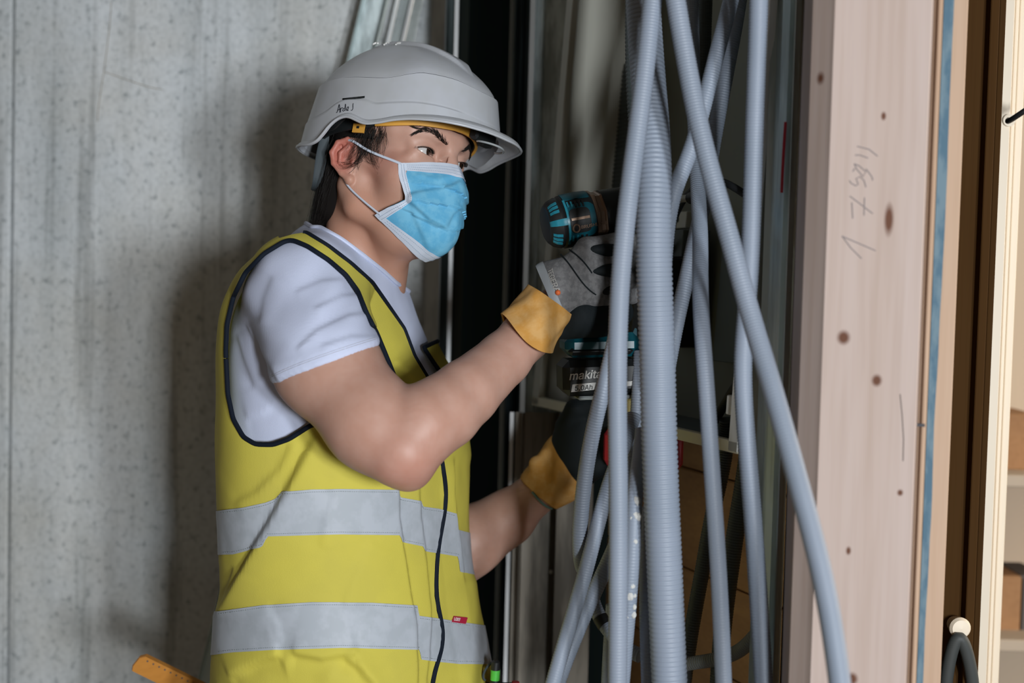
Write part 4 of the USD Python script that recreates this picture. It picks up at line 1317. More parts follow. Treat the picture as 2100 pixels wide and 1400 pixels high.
# ------------------------------------------------------------------ clothes
AX = unit(ARM[2][0] - SH)
HEM = at(669, 748, -0.215)
hn_ = unit(np.cross(at(785, 706, -0.2) - CAM, at(553, 793, -0.2) - CAM))
if hn_ @ AX < 0:
    hn_ = -hn_
S = Field((-0.42, -0.34, 0.86), (0.02, 0.26, 1.66), 0.0032)
sl, X, Y, Z = S.window(S.lo, S.lo + S.h * S.n, 0)
S.F = torso_d(X, Y, Z, 0.0) + np.float32(0.011)
plane = ((X - HEM[0]) * hn_[0] + (Y - HEM[1]) * hn_[1] + (Z - HEM[2]) * hn_[2]).astype(np.float32)


def capsule_d(X, Y, Z, a, b, ra, rb):
    e = b - a
    t = np.clip(((X - a[0]) * e[0] + (Y - a[1]) * e[1] + (Z - a[2]) * e[2]) / (e @ e), 0, 1)
    return (np.sqrt((X - a[0] - t * e[0]) ** 2 + (Y - a[1] - t * e[1]) ** 2 + (Z - a[2] - t * e[2]) ** 2) - (ra + t * (rb - ra))).astype(np.float32)


E2 = HEM + AX * 0.05
E2 = at(700, 800, -0.225)
sleeve = np.minimum(capsule_d(X, Y, Z, SH, HEM, 0.0635, 0.0625), capsule_d(X, Y, Z, HEM, E2, 0.0625, 0.062))
band = np.clip((plane + 0.020) / 0.0015, 0, 1) * 0.0012
wr = 0.0016 * np.sin((plane * 115 + 3.0 * np.sin((X + 0.4) * 30) + (Y * 35))) * np.clip(-plane / 0.05, 0, 1) * np.clip((plane + 0.19) / 0.08, 0, 1)
sleeve = np.maximum(sleeve - band - wr.astype(np.float32), plane)
inner = np.maximum(np.minimum(capsule_d(X, Y, Z, SH, HEM, 0.059, 0.0582), capsule_d(X, Y, Z, HEM, E2, 0.0582, 0.0577)), -(plane + 0.012))
h = np.maximum(0.035 - np.abs(S.F - sleeve), 0) / 0.035
h = np.where(plane > -0.02, 0, h)
h = h * np.clip((-0.02 - plane) / 0.06, 0, 1)
S.F = np.minimum(S.F, sleeve) - h * h * 0.035 * 0.25
# far sleeve
fs = capsule_d(X, Y, Z, FSH, FARM[1][0], 0.063, 0.058)
S.F = np.minimum(S.F, fs)
# shoulders up to the collar
tr1 = capsule_d(X, Y, Z, SH + np.array([0.01, 0.02, 0.012]), at(715, 520, -0.02), 0.046, 0.058)
h = np.maximum(0.04 - np.abs(S.F - tr1), 0) / 0.04
S.F = np.minimum(S.F, tr1) - h * h * 0.01
tr2 = capsule_d(X, Y, Z, FSH, at(740, 530, 0.06), 0.05, 0.055)
S.F = np.minimum(S.F, tr2)
shirt_F = S.F.copy()
NECKLINE = [(600, 440), (640, 466), (657, 466), (700, 490), (743, 522), (786, 556), (811, 579), (838, 597), (900, 640), (1000, 300), (560, 300)]
from scipy.ndimage import gaussian_filter
sm = S.mesh(gaussian_filter(S.F, 0.85))
sv0 = np.array(sm.vertices)
q2 = proj(sv0)
lat = sv0 @ TR - np.array([TCX[5], 0, 0]) @ TR
disp = np.zeros(len(sv0))
fold([(748, 600), (700, 606), (640, 634)], 0.0022, 16, 16, 0.0020, 6)
fold([(765, 640), (715, 646), (650, 676), (600, 720)], 0.0024, 18, 18, 0.0022, 6)
fold([(780, 690), (720, 690), (650, 712)], 0.0018, 16, 16, 0.0018, 6)
fold([(715, 570), (660, 575), (600, 600)], 0.0016, 16, 16, 0.0014, 6)
fold([(500, 660), (524, 705), (548, 745), (575, 790)], 0.0030, 20, 16, 0.0035, 6)
fold([(480, 680), (500, 740), (525, 800)], 0.0022, 16, 16, 0.0022, 6)
fold([(500, 860), (540, 850), (600, 800)], 0.0025, 20, 20, 0.0022, 8)
fold([(560, 560), (540, 610), (530, 670)], 0.0018, 22, 22, 0.0018, 9)
fold([(850, 640), (858, 680), (880, 730)], 0.0025, 14, 14, 0.0022, 5)
disp += 0.0030 * (meshkit.fbm(sv0 * np.array([22, 22, 12]), 2, 21) - 0.5)
sm = push(sm, disp)
q2 = proj(sm.vertices)
sd = -in_poly(q2, NECKLINE)
shirt, loops = clip(sm, sd)
sv = np.array(shirt.vertices)
n3 = meshkit.fbm(sv * np.array([14, 14, 30]), 3, 5)
shirt_path = obj('shirt', shirt, 'cotton', man, smooth=True)
for lp_ in sorted(loops, key=len)[-1:]:
    obj('collar_rib', sweep(smooth_line(lp_, 12)[::3], 0.0030, 8), 'cotton', shirt_path)
SS = Surf(sm)
for o_ in (13, 17):
    obj('hem_stitch', sweep(SS.line([(552 + 0.3 * o_, 787 - o_), (610, 763 - o_), (670, 741 - o_), (730, 721 - o_), (770, 709 - o_)], 0.0002, 50), 0.00035, 5), 'thread_pale', shirt_path)
# ------------------------------------------------------------------ the vest
V = Field((-0.43, -0.24, 0.84), (0.03, 0.26, 1.64), 0.0031)
sl, X, Y, Z = V.window(V.lo, V.lo + V.h * V.n, 0)
td = torso_d(X, Y, Z, 0.0)
plane_v = (X - HEM[0]) * hn_[0] + (Y - HEM[1]) * hn_[1] + (Z - HEM[2]) * hn_[2]
from scipy.ndimage import map_coordinates
_g = np.meshgrid(*[(V.ax[k] - S.lo[k]) / S.h for k in range(3)], indexing='ij')
shirt_F_v = map_coordinates(shirt_F, _g, order=1, mode='nearest')
V.F = td
for a, b, ra, rb in ((SH + np.array([0.005, 0.03, 0.0]), at(715, 524, -0.02), 0.050, 0.062), (FSH, at(740, 530, 0.06), 0.054, 0.060)):
    t_ = capsule_d(X, Y, Z, a, b, ra, rb)
    h = np.maximum(0.04 - np.abs(V.F - t_), 0) / 0.04
    V.F = np.minimum(V.F, t_) - h * h * 0.01
h = np.maximum(0.006 - np.abs(V.F - (shirt_F_v - 0.0045)), 0) / 0.006
V.F = np.minimum(V.F, np.where(plane_v < -0.02, shirt_F_v - 0.0045, 1))
vm = V.mesh()
vv = np.array(vm.vertices)
q2 = proj(vv)
lat = (vv[:, 0] - _i[0](np.clip(vv[:, 2], TZ[0], TZ[-1]))) * TR[0] + vv[:, 1] * TR[1]
disp = 0.010 * (meshkit.fbm(vv * np.array([9, 9, 6]), 3, 3) - 0.5)
low = np.clip((q2[:, 1] - 1330) / 60, 0, 1)
disp += low * 0.020 * (meshkit.fbm(vv * np.array([16, 16, 13]), 2, 8) - 0.45)


fold([(660, 868), (620, 938), (584, 1007), (550, 1071), (507, 1140), (440, 1262)], 0.0065, 75, 55, 0.0065, 7)
fold([(600, 900), (570, 960), (520, 1010), (470, 1035)], 0.003, 30, 40, 0.002, 8)
fold([(545, 1235), (568, 1270), (578, 1310), (566, 1360)], -0.0022, 20, 24, -0.0018, 8)
fold([(470, 1160), (452, 1210), (440, 1265)], 0.004, 20, 20, 0.003, 6)
fold([(690, 1000), (665, 1060), (655, 1130)], 0.0018, 30, 30, 0.0012, 8)
fold([(760, 1100), (725, 1180), (700, 1250)], 0.0022, 40, 40, 0.0018, 10)
fold([(816, 960), (820, 1060), (840, 1180), (856, 1280), (863, 1440)], -0.0040, 400, 14, -0.0005, 2.0)
fold([(862, 960), (868, 1060), (880, 1150), (890, 1250), (884, 1440)], -0.0028, 400, 14, -0.0005, 2.0)
fold([(930, 930), (936, 1020), (944, 1100), (955, 1200)], -0.005, 60, 14, -0.003, 3.0, False)
fold([(590, 1340), (660, 1352), (740, 1338)], 0.006, 22, 26, 0.006, 8)
fold([(700, 1345), (735, 1370), (760, 1400), (765, 1470)], 0.008, 26, 30, 0.006, 8)
fold([(470, 1390), (530, 1360), (580, 1345)], 0.005, 26, 26, 0.005, 8)
fold([(805, 740), (830, 760), (860, 790)], 0.003, 16, 16, 0.002, 5)
vm = push(vm, disp)
q2 = proj(vm.vertices)
facing = lat > 0.0
ARMHOLE = [(584, 494), (541, 520), (503, 559), (478, 610), (465, 666), (463, 721), (467, 807), (478, 859), (499, 896), (524, 911), (559, 912), (593, 900), (640, 870), (740, 872), (826, 830), (818, 794), (794, 734), (773, 683), (751, 640), (734, 597), (709, 563), (674, 533), (631, 505), (600, 492)]
VNECK = [(555, 430), (572, 488), (600, 480), (627, 476), (674, 505), (721, 541), (764, 580), (794, 623), (829, 674), (850, 730), (876, 773), (893, 800), (908, 800), (904, 764), (886, 738), (869, 712), (940, 680), (1000, 300), (560, 300)]
sa = np.where(facing, -in_poly(q2, ARMHOLE), 40.0)
v1, l1 = clip(vm, sa)
q3 = proj(v1.vertices)
v2, l2 = clip(v1, -in_poly(q3, VNECK))
# the far arm's hole and the bottom hem
pv = np.array(v2.vertices)
e = FARM[1][0] - FSH
t_ = np.clip(((pv - FSH) @ e) / (e @ e), 0, 1)
v2, l4 = clip(v2, np.linalg.norm(pv - FSH - t_[:, None] * e, axis=1) - 0.078 + 0.012 * t_)
pv = np.array(v2.vertices)
v2, l3 = clip(v2, pv[:, 2] - 0.90)
v2 = trimesh.Trimesh(v2.vertices, v2.faces, process=False)
vest = obj('vest', v2, 'hi_vis', man, smooth=True)
VS = Surf(vm)
for lp_ in l1 + l2:
    if len(lp_) > 40:
        p = smooth_line(lp_, 10)[::3]
        pq = proj(p)
        ok = ~((pq[:, 0] < 618) & (pq[:, 1] < 484))
        runs = np.split(np.arange(len(p)), np.where(np.diff(ok.astype(int)) != 0)[0] + 1)
        p = p[max((r for r in runs if ok[r[0]]), key=len)]
        obj('binding', sweep(p, 0.0028, 10), 'binding', vest)
B1T = [(380, 1052), (430, 1049), (500, 1040), (545, 1030), (566, 1022), (580, 1008), (640, 1003), (700, 1002), (817, 1004), (819, 1019), (863, 1027), (866, 1038), (900, 1043), (936, 1053), (939, 1086), (965, 1093), (1060, 1100)]
B1B = [(380, 1140), (430, 1138), (480, 1136), (538, 1121), (549, 1099), (700, 1095), (821, 1097), (823, 1111), (867, 1120), (871, 1130), (939, 1141), (942, 1172), (970, 1178), (1060, 1185)]
B2T = [(380, 1260), (425, 1256), (480, 1248), (540, 1240), (640, 1234), (760, 1235), (855, 1241), (858, 1262), (900, 1268), (985, 1281), (1000, 1283), (1060, 1286)]
B2B = [(380, 1348), (425, 1344), (480, 1337), (560, 1332), (700, 1328), (860, 1332), (863, 1352), (893, 1356), (940, 1361), (997, 1362), (1060, 1364)]
for top, bot in ((B1T, B1B), (B2T, B2B)):
    q4 = proj(v2.vertices)
    s_ = np.minimum(q4[:, 1] - np.interp(q4[:, 0], *np.array(top).T), np.interp(q4[:, 0], *np.array(bot).T) - q4[:, 1])
    band_, lb = clip(v2, s_)
    band_ = push(band_, 0.0011)
    sp_ = obj('reflective_stripe', band_, 'reflective', vest, smooth=True, label='silvery reflective stripe')
th = []
for top, dy in ((B1T, 5), (B1B, -5), (B2T, 5), (B2B, -5)):
    xs = [x for x in np.arange(446, 990, 4.5)]
    for x in xs:
        y_ = np.interp(x, *np.array(top).T) + dy
        if x > 940 and y_ < 1200:
            continue
        a, b = VS(x, y_, 0.0014), VS(x + 2.6, np.interp(x + 2.6, *np.array(top).T) + dy, 0.0014)
        if np.linalg.norm(b - a) < 0.006:
            th.append(sweep([a, b], 0.00035, 5))
obj('stitching', th, 'thread', vest, kind='stuff')
zp = VS.line([(893, 790), (897, 880), (905, 950), (912, 1000), (908, 1060), (899, 1110), (893, 1180), (896, 1240), (905, 1290), (903, 1330), (892, 1370), (884, 1410), (880, 1450)], 0.0015, 90)
obj('zip', sweep(zp, 0.0028, 10, flat=0.6), 'binding', vest)
# the small woven tag
cs = [VS(px, py, 0.0018) for px, py in ((929, 1263), (956, 1266), (952, 1279), (924, 1275))]
nrm = unit(np.cross(cs[1] - cs[0], cs[3] - cs[0]))
nrm = nrm if nrm @ (CAM - cs[0]) > 0 else -nrm
obj('tag', hull([c + nrm * o for c in cs for o in (-0.0006, 0.0006)]), 'tag_red', vest, label='small dark red woven tag')
xd = unit((cs[1] - cs[0]) + (cs[2] - cs[3]))
yd = unit(np.cross(nrm, xd))
obj('tag_print', lettering('LOXY', 0.0038, (cs[3] + (cs[0] - cs[3]) * 0.28) + xd * 0.0022 + nrm * 0.0007, xd, yd, 0.0003), 'print_white', vest)

# ------------------------------------------------------------------ trousers and boots (below the picture)
T = Field((-0.44, -0.28, 0.0), (0.08, 0.28, 0.97), 0.009)
ctr = np.array([TCX[1], 0, 0])
sl, X, Y, Z = T.window(T.lo, T.lo + T.h * T.n, 0)
T.F = np.maximum(torso_d(X, Y, Z, -0.016), Z - np.float32(0.93))
for s in (1, -1):
    hip = ctr + TR * s * 0.095 + ZZ * 0.88
    T.chain([hip, ctr + TR * s * 0.11 + TF * 0.03 + ZZ * 0.50, ctr + TR * s * 0.12 - TF * 0.01 + ZZ * 0.10], [0.098, 0.072, 0.062], 0.03)
T.F = np.where(Z < 0.08, np.maximum(T.F, 0.08 - Z), T.F)
obj('trousers', T.mesh(), 'trouser_cloth', man, smooth=True)
for s in (1, -1):
    T = Field((-0.5, -0.45, -0.012), (0.3, 0.45, 0.2), 0.006)
    a = ctr + TR * s * 0.12 - TF * 0.02
    T.cap(a + ZZ * 0.05, a + TF * 0.17 + ZZ * 0.04, 0.050, 0.044, 0.02)
    T.cap(a + ZZ * 0.05, a + ZZ * 0.15, 0.050, 0.052, 0.02)
    sl, X, Y, Z = T.window(T.lo, T.lo + T.h * T.n, 0)
    T.F = np.maximum(T.F, 0.001 - Z)
    obj('boot', T.mesh(), 'boot', man, smooth=True)

# ------------------------------------------------------------------ the hard hat
mat('helmet_white', (0.49, 0.51, 0.555), 0.34, spec=0.5, noise=(20, 4, (0.465, 0.48, 0.505), 1, ONE))
mat('helmet_inner', (0.45, 0.46, 0.46), 0.5)
mat('harness_black', (0.010, 0.013, 0.014), 0.6)
mat('band_yellow', (0.72, 0.36, 0.055), 0.55)
mat('strap_grey', (0.05, 0.065, 0.075), 0.7)
mat('clear_loop', (0.35, 0.37, 0.38), 0.15, extra={'coat_weight': 1.0})
hat = thing('hard_hat', 'white hard hat with a dark slot and handwriting on its side worn by the man', 'hard hat', hw((0, 0, 0.05)))
NP = 300
phi = np.arange(NP) * 2 * np.pi / NP
pa = np.degrees(np.minimum(phi, 2 * np.pi - phi))


def tab(xs, ys, smooth=5):
    y = PchipInterpolator(xs, ys)(pa)
    for _ in range(smooth):
        y = 0.25 * np.roll(y, 1) + 0.5 * y + 0.25 * np.roll(y, -1)
    return y


zrim = tab([0, 30, 44, 54, 62, 69, 74, 79, 84, 88, 93, 98, 106, 120, 150, 180], [0.046, 0.0475, 0.0455, 0.0415, 0.036, 0.0335, 0.037, 0.0405, 0.038, 0.031, 0.018, 0.009, 0.006, 0.008, 0.012, 0.013], 3)
zrid = tab([0, 7, 24, 42, 51, 60, 67, 90, 106, 180], [0.107, 0.1075, 0.110, 0.109, 0.104, 0.0975, 0.095, 0.094, 0.092, 0.086], 6)
zgro = tab([0, 19, 31, 42, 60, 66, 72, 84, 90, 98, 110, 180], [0.068, 0.0700, 0.0705, 0.0696, 0.0635, 0.061, 0.0645, 0.0635, 0.058, 0.049, 0.043, 0.038], 3)
gw = tab([0, 16, 22, 180], [0, 0, 1, 1], 4)
brim = tab([0, 12, 25, 40, 55, 70, 180], [0.039, 0.036, 0.028, 0.016, 0.007, 0.0035, 0.0040], 5)


def plan(w, lf, lb, off=0.0):
    c, s_ = np.cos(phi), np.sin(phi)
    l = np.where(c > 0, lf, lb)
    p = np.stack([w * s_, l * c], 1)
    n = np.stack([s_ / w, c / l], 1)
    n /= np.linalg.norm(n, axis=1, keepdims=True)
    return p, n


def shell(off):
    """Rows from the apex down to the rim, moved outwards by off."""
    rows = []
    for t in np.linspace(0.0, 1, 46)[1:]:                        # crown
        zf = (1 - t ** 2.0) ** 0.80
        p, n = plan(0.106 * t, 0.1245 * t, 0.103 * t)
        z = zrid + (0.1650 - zrid) * zf
        x, f = p[:, 0], p[:, 1]
        hwd = np.interp(f, [-0.10, -0.05, 0.02, 0.07, 0.105], [0.040, 0.040, 0.036, 0.027, 0.008])
        rg = np.clip((hwd - np.abs(x)) / 0.005, 0, 1)
        rg = rg * rg * (3 - 2 * rg) * np.clip((0.108 - f) / 0.02, 0, 1) * np.clip((f + 0.100) / 0.03, 0, 1) * 0.0048
        k = np.clip((1 - t) / 0.1, 0, 1)
        out = n * (off * t ** 0.7)[..., None] if np.ndim(off) else n * off * min(1, t ** 0.7)
        rows.append(np.c_[p + out, z + off * (1 - t ** 2) + rg])
    for o_, dz in ((0.0, -0.0002), (-0.0030, -0.0005), (-0.0030, -0.0016), (0.0036, -0.0018)):      # groove and step to the side band
        p, n = plan(0.106, 0.1245, 0.103)
        rows.append(np.c_[p + n * (off + o_), zrid + dz])
    for t in np.linspace(0, 1, 20)[1:]:                          # side band down to the groove
        p, n = plan(0.106 + 0.0075 * t, 0.1245 + 0.0105 * t, 0.103 + 0.0065 * t)
        rows.append(np.c_[p + n * (off + 0.0036 - 0.0006 * t), zrid - 0.0018 + (zgro + 0.001 - zrid + 0.0018) * t])
    zb = np.maximum(zrim + 0.004 + brim * 0.10, np.minimum(zgro - 0.006, zrim + 0.004 + brim * 0.28))
    for t in np.linspace(0, 1, 14):                              # below the groove
        p, n = plan(0.1135 + 0.002 * t, 0.135 + 0.002 * t, 0.1095 + 0.0015 * t)
        g = gw * 0.0016 * min(1, t * 14)
        rows.append(np.c_[p + n * (off + 0.0030 + g)[:, None], (zgro - 0.0004) * (1 - t) + zb * t])
    for t in np.linspace(0, 1, 12)[1:]:                          # lip and peak
        p, n = plan(0.1155, 0.137, 0.111)
        rows.append(np.c_[p + n * (off + 0.0030 + gw * 0.0016 + brim * math.sin(t * math.pi / 2))[:, None], zb + (zrim - zb) * (t ** 1.3)])
    return rows


outer, inner = shell(0.0), shell(-0.0028)
apex_o, apex_i = np.array([[0, 0, 0.1700]]), np.array([[0, 0, 0.1665]])
rows = outer + [r - np.array([0, 0, 0.0016]) for r in inner[::-1]]
K = len(rows)
v = np.vstack([np.vstack(rows), apex_o, apex_i])
i, j = np.meshgrid(np.arange(K - 1), np.arange(NP), indexing='ij')
qd = np.stack([i * NP + j, (i + 1) * NP + j, (i + 1) * NP + (j + 1) % NP, i * NP + (j + 1) % NP], -1).reshape(-1, 4)
f_ = np.vstack([qd[:, [0, 1, 2]], qd[:, [0, 2, 3]]])
jj = np.arange(NP)
f_ = np.vstack([f_, np.stack([np.full(NP, K * NP), jj, (jj + 1) % NP], 1), np.stack([np.full(NP, K * NP + 1), (K - 1) * NP + (jj + 1) % NP, (K - 1) * NP + jj], 1)])
helm = trimesh.Trimesh(hw(v), f_, process=False)
if helm.volume < 0:
    helm.invert()
shell_path = obj('shell', helm, 'helmet_white', hat, smooth=42)
rim_p = rows[len(outer) - 1]
obj('rim', ring(hw(rim_p - [0, 0, 0.0008]), 0.0017, 8), 'helmet_white', hat, smooth=True)
HSF_M = (trimesh.Trimesh(hw(np.vstack(outer)), np.vstack([qd[:, [0, 1, 2]], qd[:, [0, 2, 3]]])[np.r_[0:(len(outer) - 1) * NP, (K - 1) * NP:(K - 1) * NP + (len(outer) - 1) * NP]], process=False))
if ((HSF_M.vertices - hw((0, 0, 0.08))) * meshkit.arrays(HSF_M, True)[2]).sum() < 0:
    HSF_M.invert()
HSF = Surf(HSF_M)
obj('slot', sweep(HSF.line([(704, 203.5), (725, 201.5), (748, 199)], 0.0002, 14), 0.0014, 8, flat=0.8), 'harness_black', hat)
wr_ = [[(690, 231), (694, 222), (696, 214), (697, 222), (697, 231)], [(692, 226), (698, 224)], [(699, 222), (699, 230)], [(699, 225), (702, 221), (704, 222)],
       [(709, 221), (705, 223), (703, 228), (705, 228), (708, 224), (709, 214), (708, 227)], [(711, 225), (715, 221), (715, 219), (712, 221), (711, 226), (715, 226)], [(725, 212), (724, 219), (722, 226), (720, 226)]]
obj('handwriting', [sweep(HSF.line(w_, 0.0002, 12), 0.00042, 6) for w_ in wr_], 'ink', hat, kind='stuff')
# vents on the crown
for px in (769, 792, 816):
    obj('vent', sweep(HSF.line([(px - 4, 92), (px, 89), (px + 6, 89)], 0.0003, 6), 0.0011, 6), 'print_white', hat)
# embossed print under the peak
um = []
for a_, s0, s1 in ((20, 0.45, 0.62), (15, 0.5, 0.66), (10, 0.45, 0.7), (5, 0.48, 0.66), (0, 0.45, 0.68), (-5, 0.5, 0.7), (-10, 0.46, 0.62)):
    pr = []
    for t in np.linspace(s0, s1, 5):
        ph = math.radians(a_)
        ii = int(round(ph / (2 * np.pi) * NP)) % NP
        r0, r1 = inner[-12][ii], inner[-1][ii]
        pr.append(r0 + (r1 - r0) * t - np.array([0, 0, 0.0022 - 0.0006 * t]))
    um.append(sweep(hw(pr), 0.0004, 5))
obj('embossing', um, 'print_white', hat, kind='stuff')


def head_strip(a0, a1, w, lf, lb, zb, zt, th, n=60):
    """A band round the head between two angles; zb, zt are functions of the angle in degrees."""
    A = np.radians(np.linspace(a0, a1, n))
    rr = []
    for k, (zf, o) in enumerate(((zb, 0), (zt, 0), (zt, -th), (zb, -th))):
        p = []
        for a in A:
            l = lf if math.cos(a) > 0 else lb
            p.append([(w + o) * math.sin(a), (l + o) * math.cos(a), zf(math.degrees(a))])
        rr.append(np.array(p))
    v = np.stack(rr, 1).reshape(-1, 3)
    i, j = np.meshgrid(np.arange(n - 1), np.arange(4), indexing='ij')
    q = np.stack([i * 4 + j, i * 4 + (j + 1) % 4, (i + 1) * 4 + (j + 1) % 4, (i + 1) * 4 + j], -1).reshape(-1, 4)
    f = np.vstack([q[:, [0, 1, 2]], q[:, [0, 2, 3]], [[0, 1, 2], [0, 2, 3]], [[4 * n - 4, 4 * n - 2, 4 * n - 3], [4 * n - 4, 4 * n - 1, 4 * n - 2]]])
    return trimesh.Trimesh(hw(v), f, process=False)


zf_ = lambda xs, ys: (lambda a: float(np.interp(abs(a) if abs(a) <= 180 else 360 - abs(a), xs, ys)))
obj('headband', head_strip(-180, 180, 0.0895, 0.110, 0.103, zf_([0, 60, 75, 100, 180], [0.056, 0.045, 0.036, 0.030, 0.010]), zf_([0, 60, 90, 180], [0.080, 0.078, 0.075, 0.06]), 0.003, 120), 'harness_black', hat)
obj('sweatband', head_strip(-66, 69, 0.0915, 0.1125, 0.112, zf_([0, 10, 40, 60, 69], [0.0525, 0.0520, 0.0470, 0.0405, 0.0385]), zf_([0, 50, 60, 69], [0.072, 0.062, 0.050, 0.0405]), 0.0035, 60), 'band_yellow', hat, label='yellow sweatband')
obj('tab', head_strip(76, 84.5, 0.0925, 0.1125, 0.112, zf_([0, 180], [0.0285, 0.0285]), zf_([0, 180], [0.0395, 0.0400]), 0.003, 8), 'band_yellow', hat, label='yellow adjusting tab')
obj('tab_hole', head_strip(79.5, 81.5, 0.0929, 0.1129, 0.112, zf_([0, 180], [0.0335, 0.0335]), zf_([0, 180], [0.0365, 0.0365]), 0.001, 4), 'harness_black', hat)
obj('inner_liner', head_strip(-180, 180, 0.098, 0.119, 0.0985, zf_([0, 60, 75, 85, 100, 180], [0.066, 0.058, 0.050, 0.050, 0.030, 0.022]), zf_([0, 180], [0.100, 0.09]), 0.002, 120), 'harness_black', hat)
obj('nape_strap', sweep(spline([hw(p) for p in ((0.070, -0.050, 0.030), (0.073, -0.052, 0.000), (0.069, -0.054, -0.030), (0.052, -0.072, -0.036), (0.0, -0.100, -0.030))], 30), 0.0075, 10, flat=0.25), 'strap_grey', hat)
obj('front_clip', frame_box(hw((-0.040, 0.113, 0.0545)), HM[0], HM[1], HM[2], [0.020, 0.012, 0.014], 0.002), 'harness_black', hat)
obj('visor_clip', frame_box(hw((-0.026, 0.120, 0.057)), HM[0], HM[1], HM[2], [0.040, 0.014, 0.016], 0.003), 'harness_black', hat)
obj('visor_loop', sweep(spline([hw(p) for p in ((-0.004, 0.130, 0.045), (-0.004, 0.146, 0.043), (-0.016, 0.155, 0.0415), (-0.034, 0.150, 0.0405), (-0.046, 0.136, 0.041), (-0.052, 0.122, 0.043))], 30), 0.0013, 8), 'clear_loop', hat)

# ------------------------------------------------------------------ the face mask
mat('mask_blue', (0.115, 0.40, 0.63), 0.8, spec=0.2, bump=(800, 0.15, 0.0006, ONE), noise=(60, 4, (0.17, 0.47, 0.68), 1.2, ONE))
mat('mask_white', (0.60, 0.66, 0.77), 0.8, spec=0.2)
mat('mask_stitch', (0.28, 0.36, 0.46), 0.8)
mask = thing('face_mask', 'light blue pleated surgical mask with white ear loops on the man', 'face mask', hw((0, 0.1, -0.05)))
NU, NV = 121, 71
u, w = np.meshgrid(np.linspace(-1, 1, NU), np.linspace(0, 1, NV), indexing='xy')
ip = lambda xs, ys: PchipInterpolator(xs, ys)(w)
fc = ip([0, 0.12, 0.3, 0.45, 0.6, 0.75, 0.88, 1], [0.1085, 0.1165, 0.1225, 0.1230, 0.1235, 0.1215, 0.1120, 0.0845])
zc = ip([0, 0.12, 0.3, 0.45, 0.6, 0.75, 0.88, 1], [0.0130, -0.0005, -0.0185, -0.0365, -0.0560, -0.0790, -0.0975, -0.1105])
xs_ = ip([0, 0.2, 0.45, 0.55, 0.62, 0.8, 1], [0.0635, 0.0625, 0.058, 0.056, 0.058, 0.061, 0.0605])
fs_ = ip([0, 0.2, 0.45, 0.55, 0.62, 0.8, 1], [0.0695, 0.0715, 0.080, 0.084, 0.079, 0.060, 0.0435])
zs_ = ip([0, 0.2, 0.45, 0.55, 0.62, 0.8, 1], [-0.0022, -0.014, -0.034, -0.0435, -0.0485, -0.058, -0.0665])
au = np.abs(u)
nose = np.exp(-(w / 0.16) ** 2)
e1 = au ** (1.75 - 0.55 * nose)
x_ = xs_ * u
f2 = fc + (fs_ - fc) * e1
z2 = zc + (zs_ - zc) * (au ** 1.5)
P = np.stack([x_, f2, z2], -1)
# pleats and creases
saw = lambda t: t - np.floor(t)
pl = np.zeros_like(w)
for c_, a_ in ((0.34, 0.0022), (0.52, 0.0026), (0.69, 0.0022)):
    d = w - c_ - 0.03 * np.sin(u * 3 + c_ * 9)
    pl += a_ * np.exp(-np.maximum(-d, 0) / 0.07) * (d < 0) * 1.0 - a_ * 0.5 * np.exp(-np.maximum(d, 0) / 0.05) * (d >= 0)
pl *= np.clip((1 - au) / 0.25, 0, 1)
pl += 0.0035 * (meshkit.fbm(np.stack([u * 3.2, w * 4, 0 * u], -1), 3, 2) - 0.5)
i, j = np.meshgrid(np.arange(NV - 1), np.arange(NU - 1), indexing='ij')
qd = np.stack([i * NU + j, i * NU + j + 1, (i + 1) * NU + j + 1, (i + 1) * NU + j], -1).reshape(-1, 4)
mf = np.vstack([qd[:, [0, 1, 2]], qd[:, [0, 2, 3]]])
mm = trimesh.Trimesh(hw(P.reshape(-1, 3)), mf, process=False)
mv, mfa, mn = meshkit.arrays(mm, True)
if (mn[(NV // 2) * NU + NU // 2] @ HM[1]) < 0:
    mf = mf[:, ::-1]
    mn = -mn
q2 = proj(mv)
disp = pl.ravel()
lat = np.ones(len(mv))
fold([(830, 404), (858, 430), (880, 450), (915, 470)], 0.0042, 14, 16, 0.0042, 4, False)
fold([(832, 398), (880, 388), (925, 380), (950, 366)], -0.0026, 14, 14, -0.0020, 4, False)
fold([(832, 400), (850, 450), (868, 490), (880, 520)], 0.002, 14, 18, 0.002, 5, False)
fold([(850, 360), (900, 372), (940, 360)], 0.0014, 12, 12, 0.0012, 4, False)
fold([(915, 470), (930, 440), (948, 425)], 0.002, 12, 12, 0.002, 4, False)
mv = mv + mn * disp[:, None]
mm = trimesh.Trimesh(mv, mf, process=False)
thick = trimesh.Trimesh(np.vstack([mv, mv - mn * 0.0012]), np.vstack([mf, mf[:, ::-1] + len(mv)]), process=False)
panel = obj('panel', thick, 'mask_blue', mask, smooth=60)


def mpart(s_, off):
    m_, _ = clip(mm, s_)
    return push(m_, off)


uf, wf = u.ravel(), w.ravel()
wob = 0.0
obj('top_band', mpart(0.145 - wf, 0.0007), 'mask_white', mask, smooth=True, label='white top band')
obj('bottom_band', mpart(wf - 0.925, 0.0007), 'mask_white', mask, smooth=True, label='white bottom band')
for s in (1, -1):
    obj('side_band', mpart(s * uf - 0.905, 0.0013), 'mask_white', mask, smooth=True)
G = mv.reshape(NV, NU, 3)
GN = mn.reshape(NV, NU, 3)


def mp(uu, ww, off):
    a, b = (uu + 1) / 2 * (NU - 1), ww * (NV - 1)
    i0, j0 = int(min(b, NV - 2)), int(min(a, NU - 2))
    fb, fa = b - i0, a - j0
    bl = lambda A: (A[i0, j0] * (1 - fa) + A[i0, j0 + 1] * fa) * (1 - fb) + (A[i0 + 1, j0] * (1 - fa) + A[i0 + 1, j0 + 1] * fa) * fb
    return bl(G) + bl(GN) * off


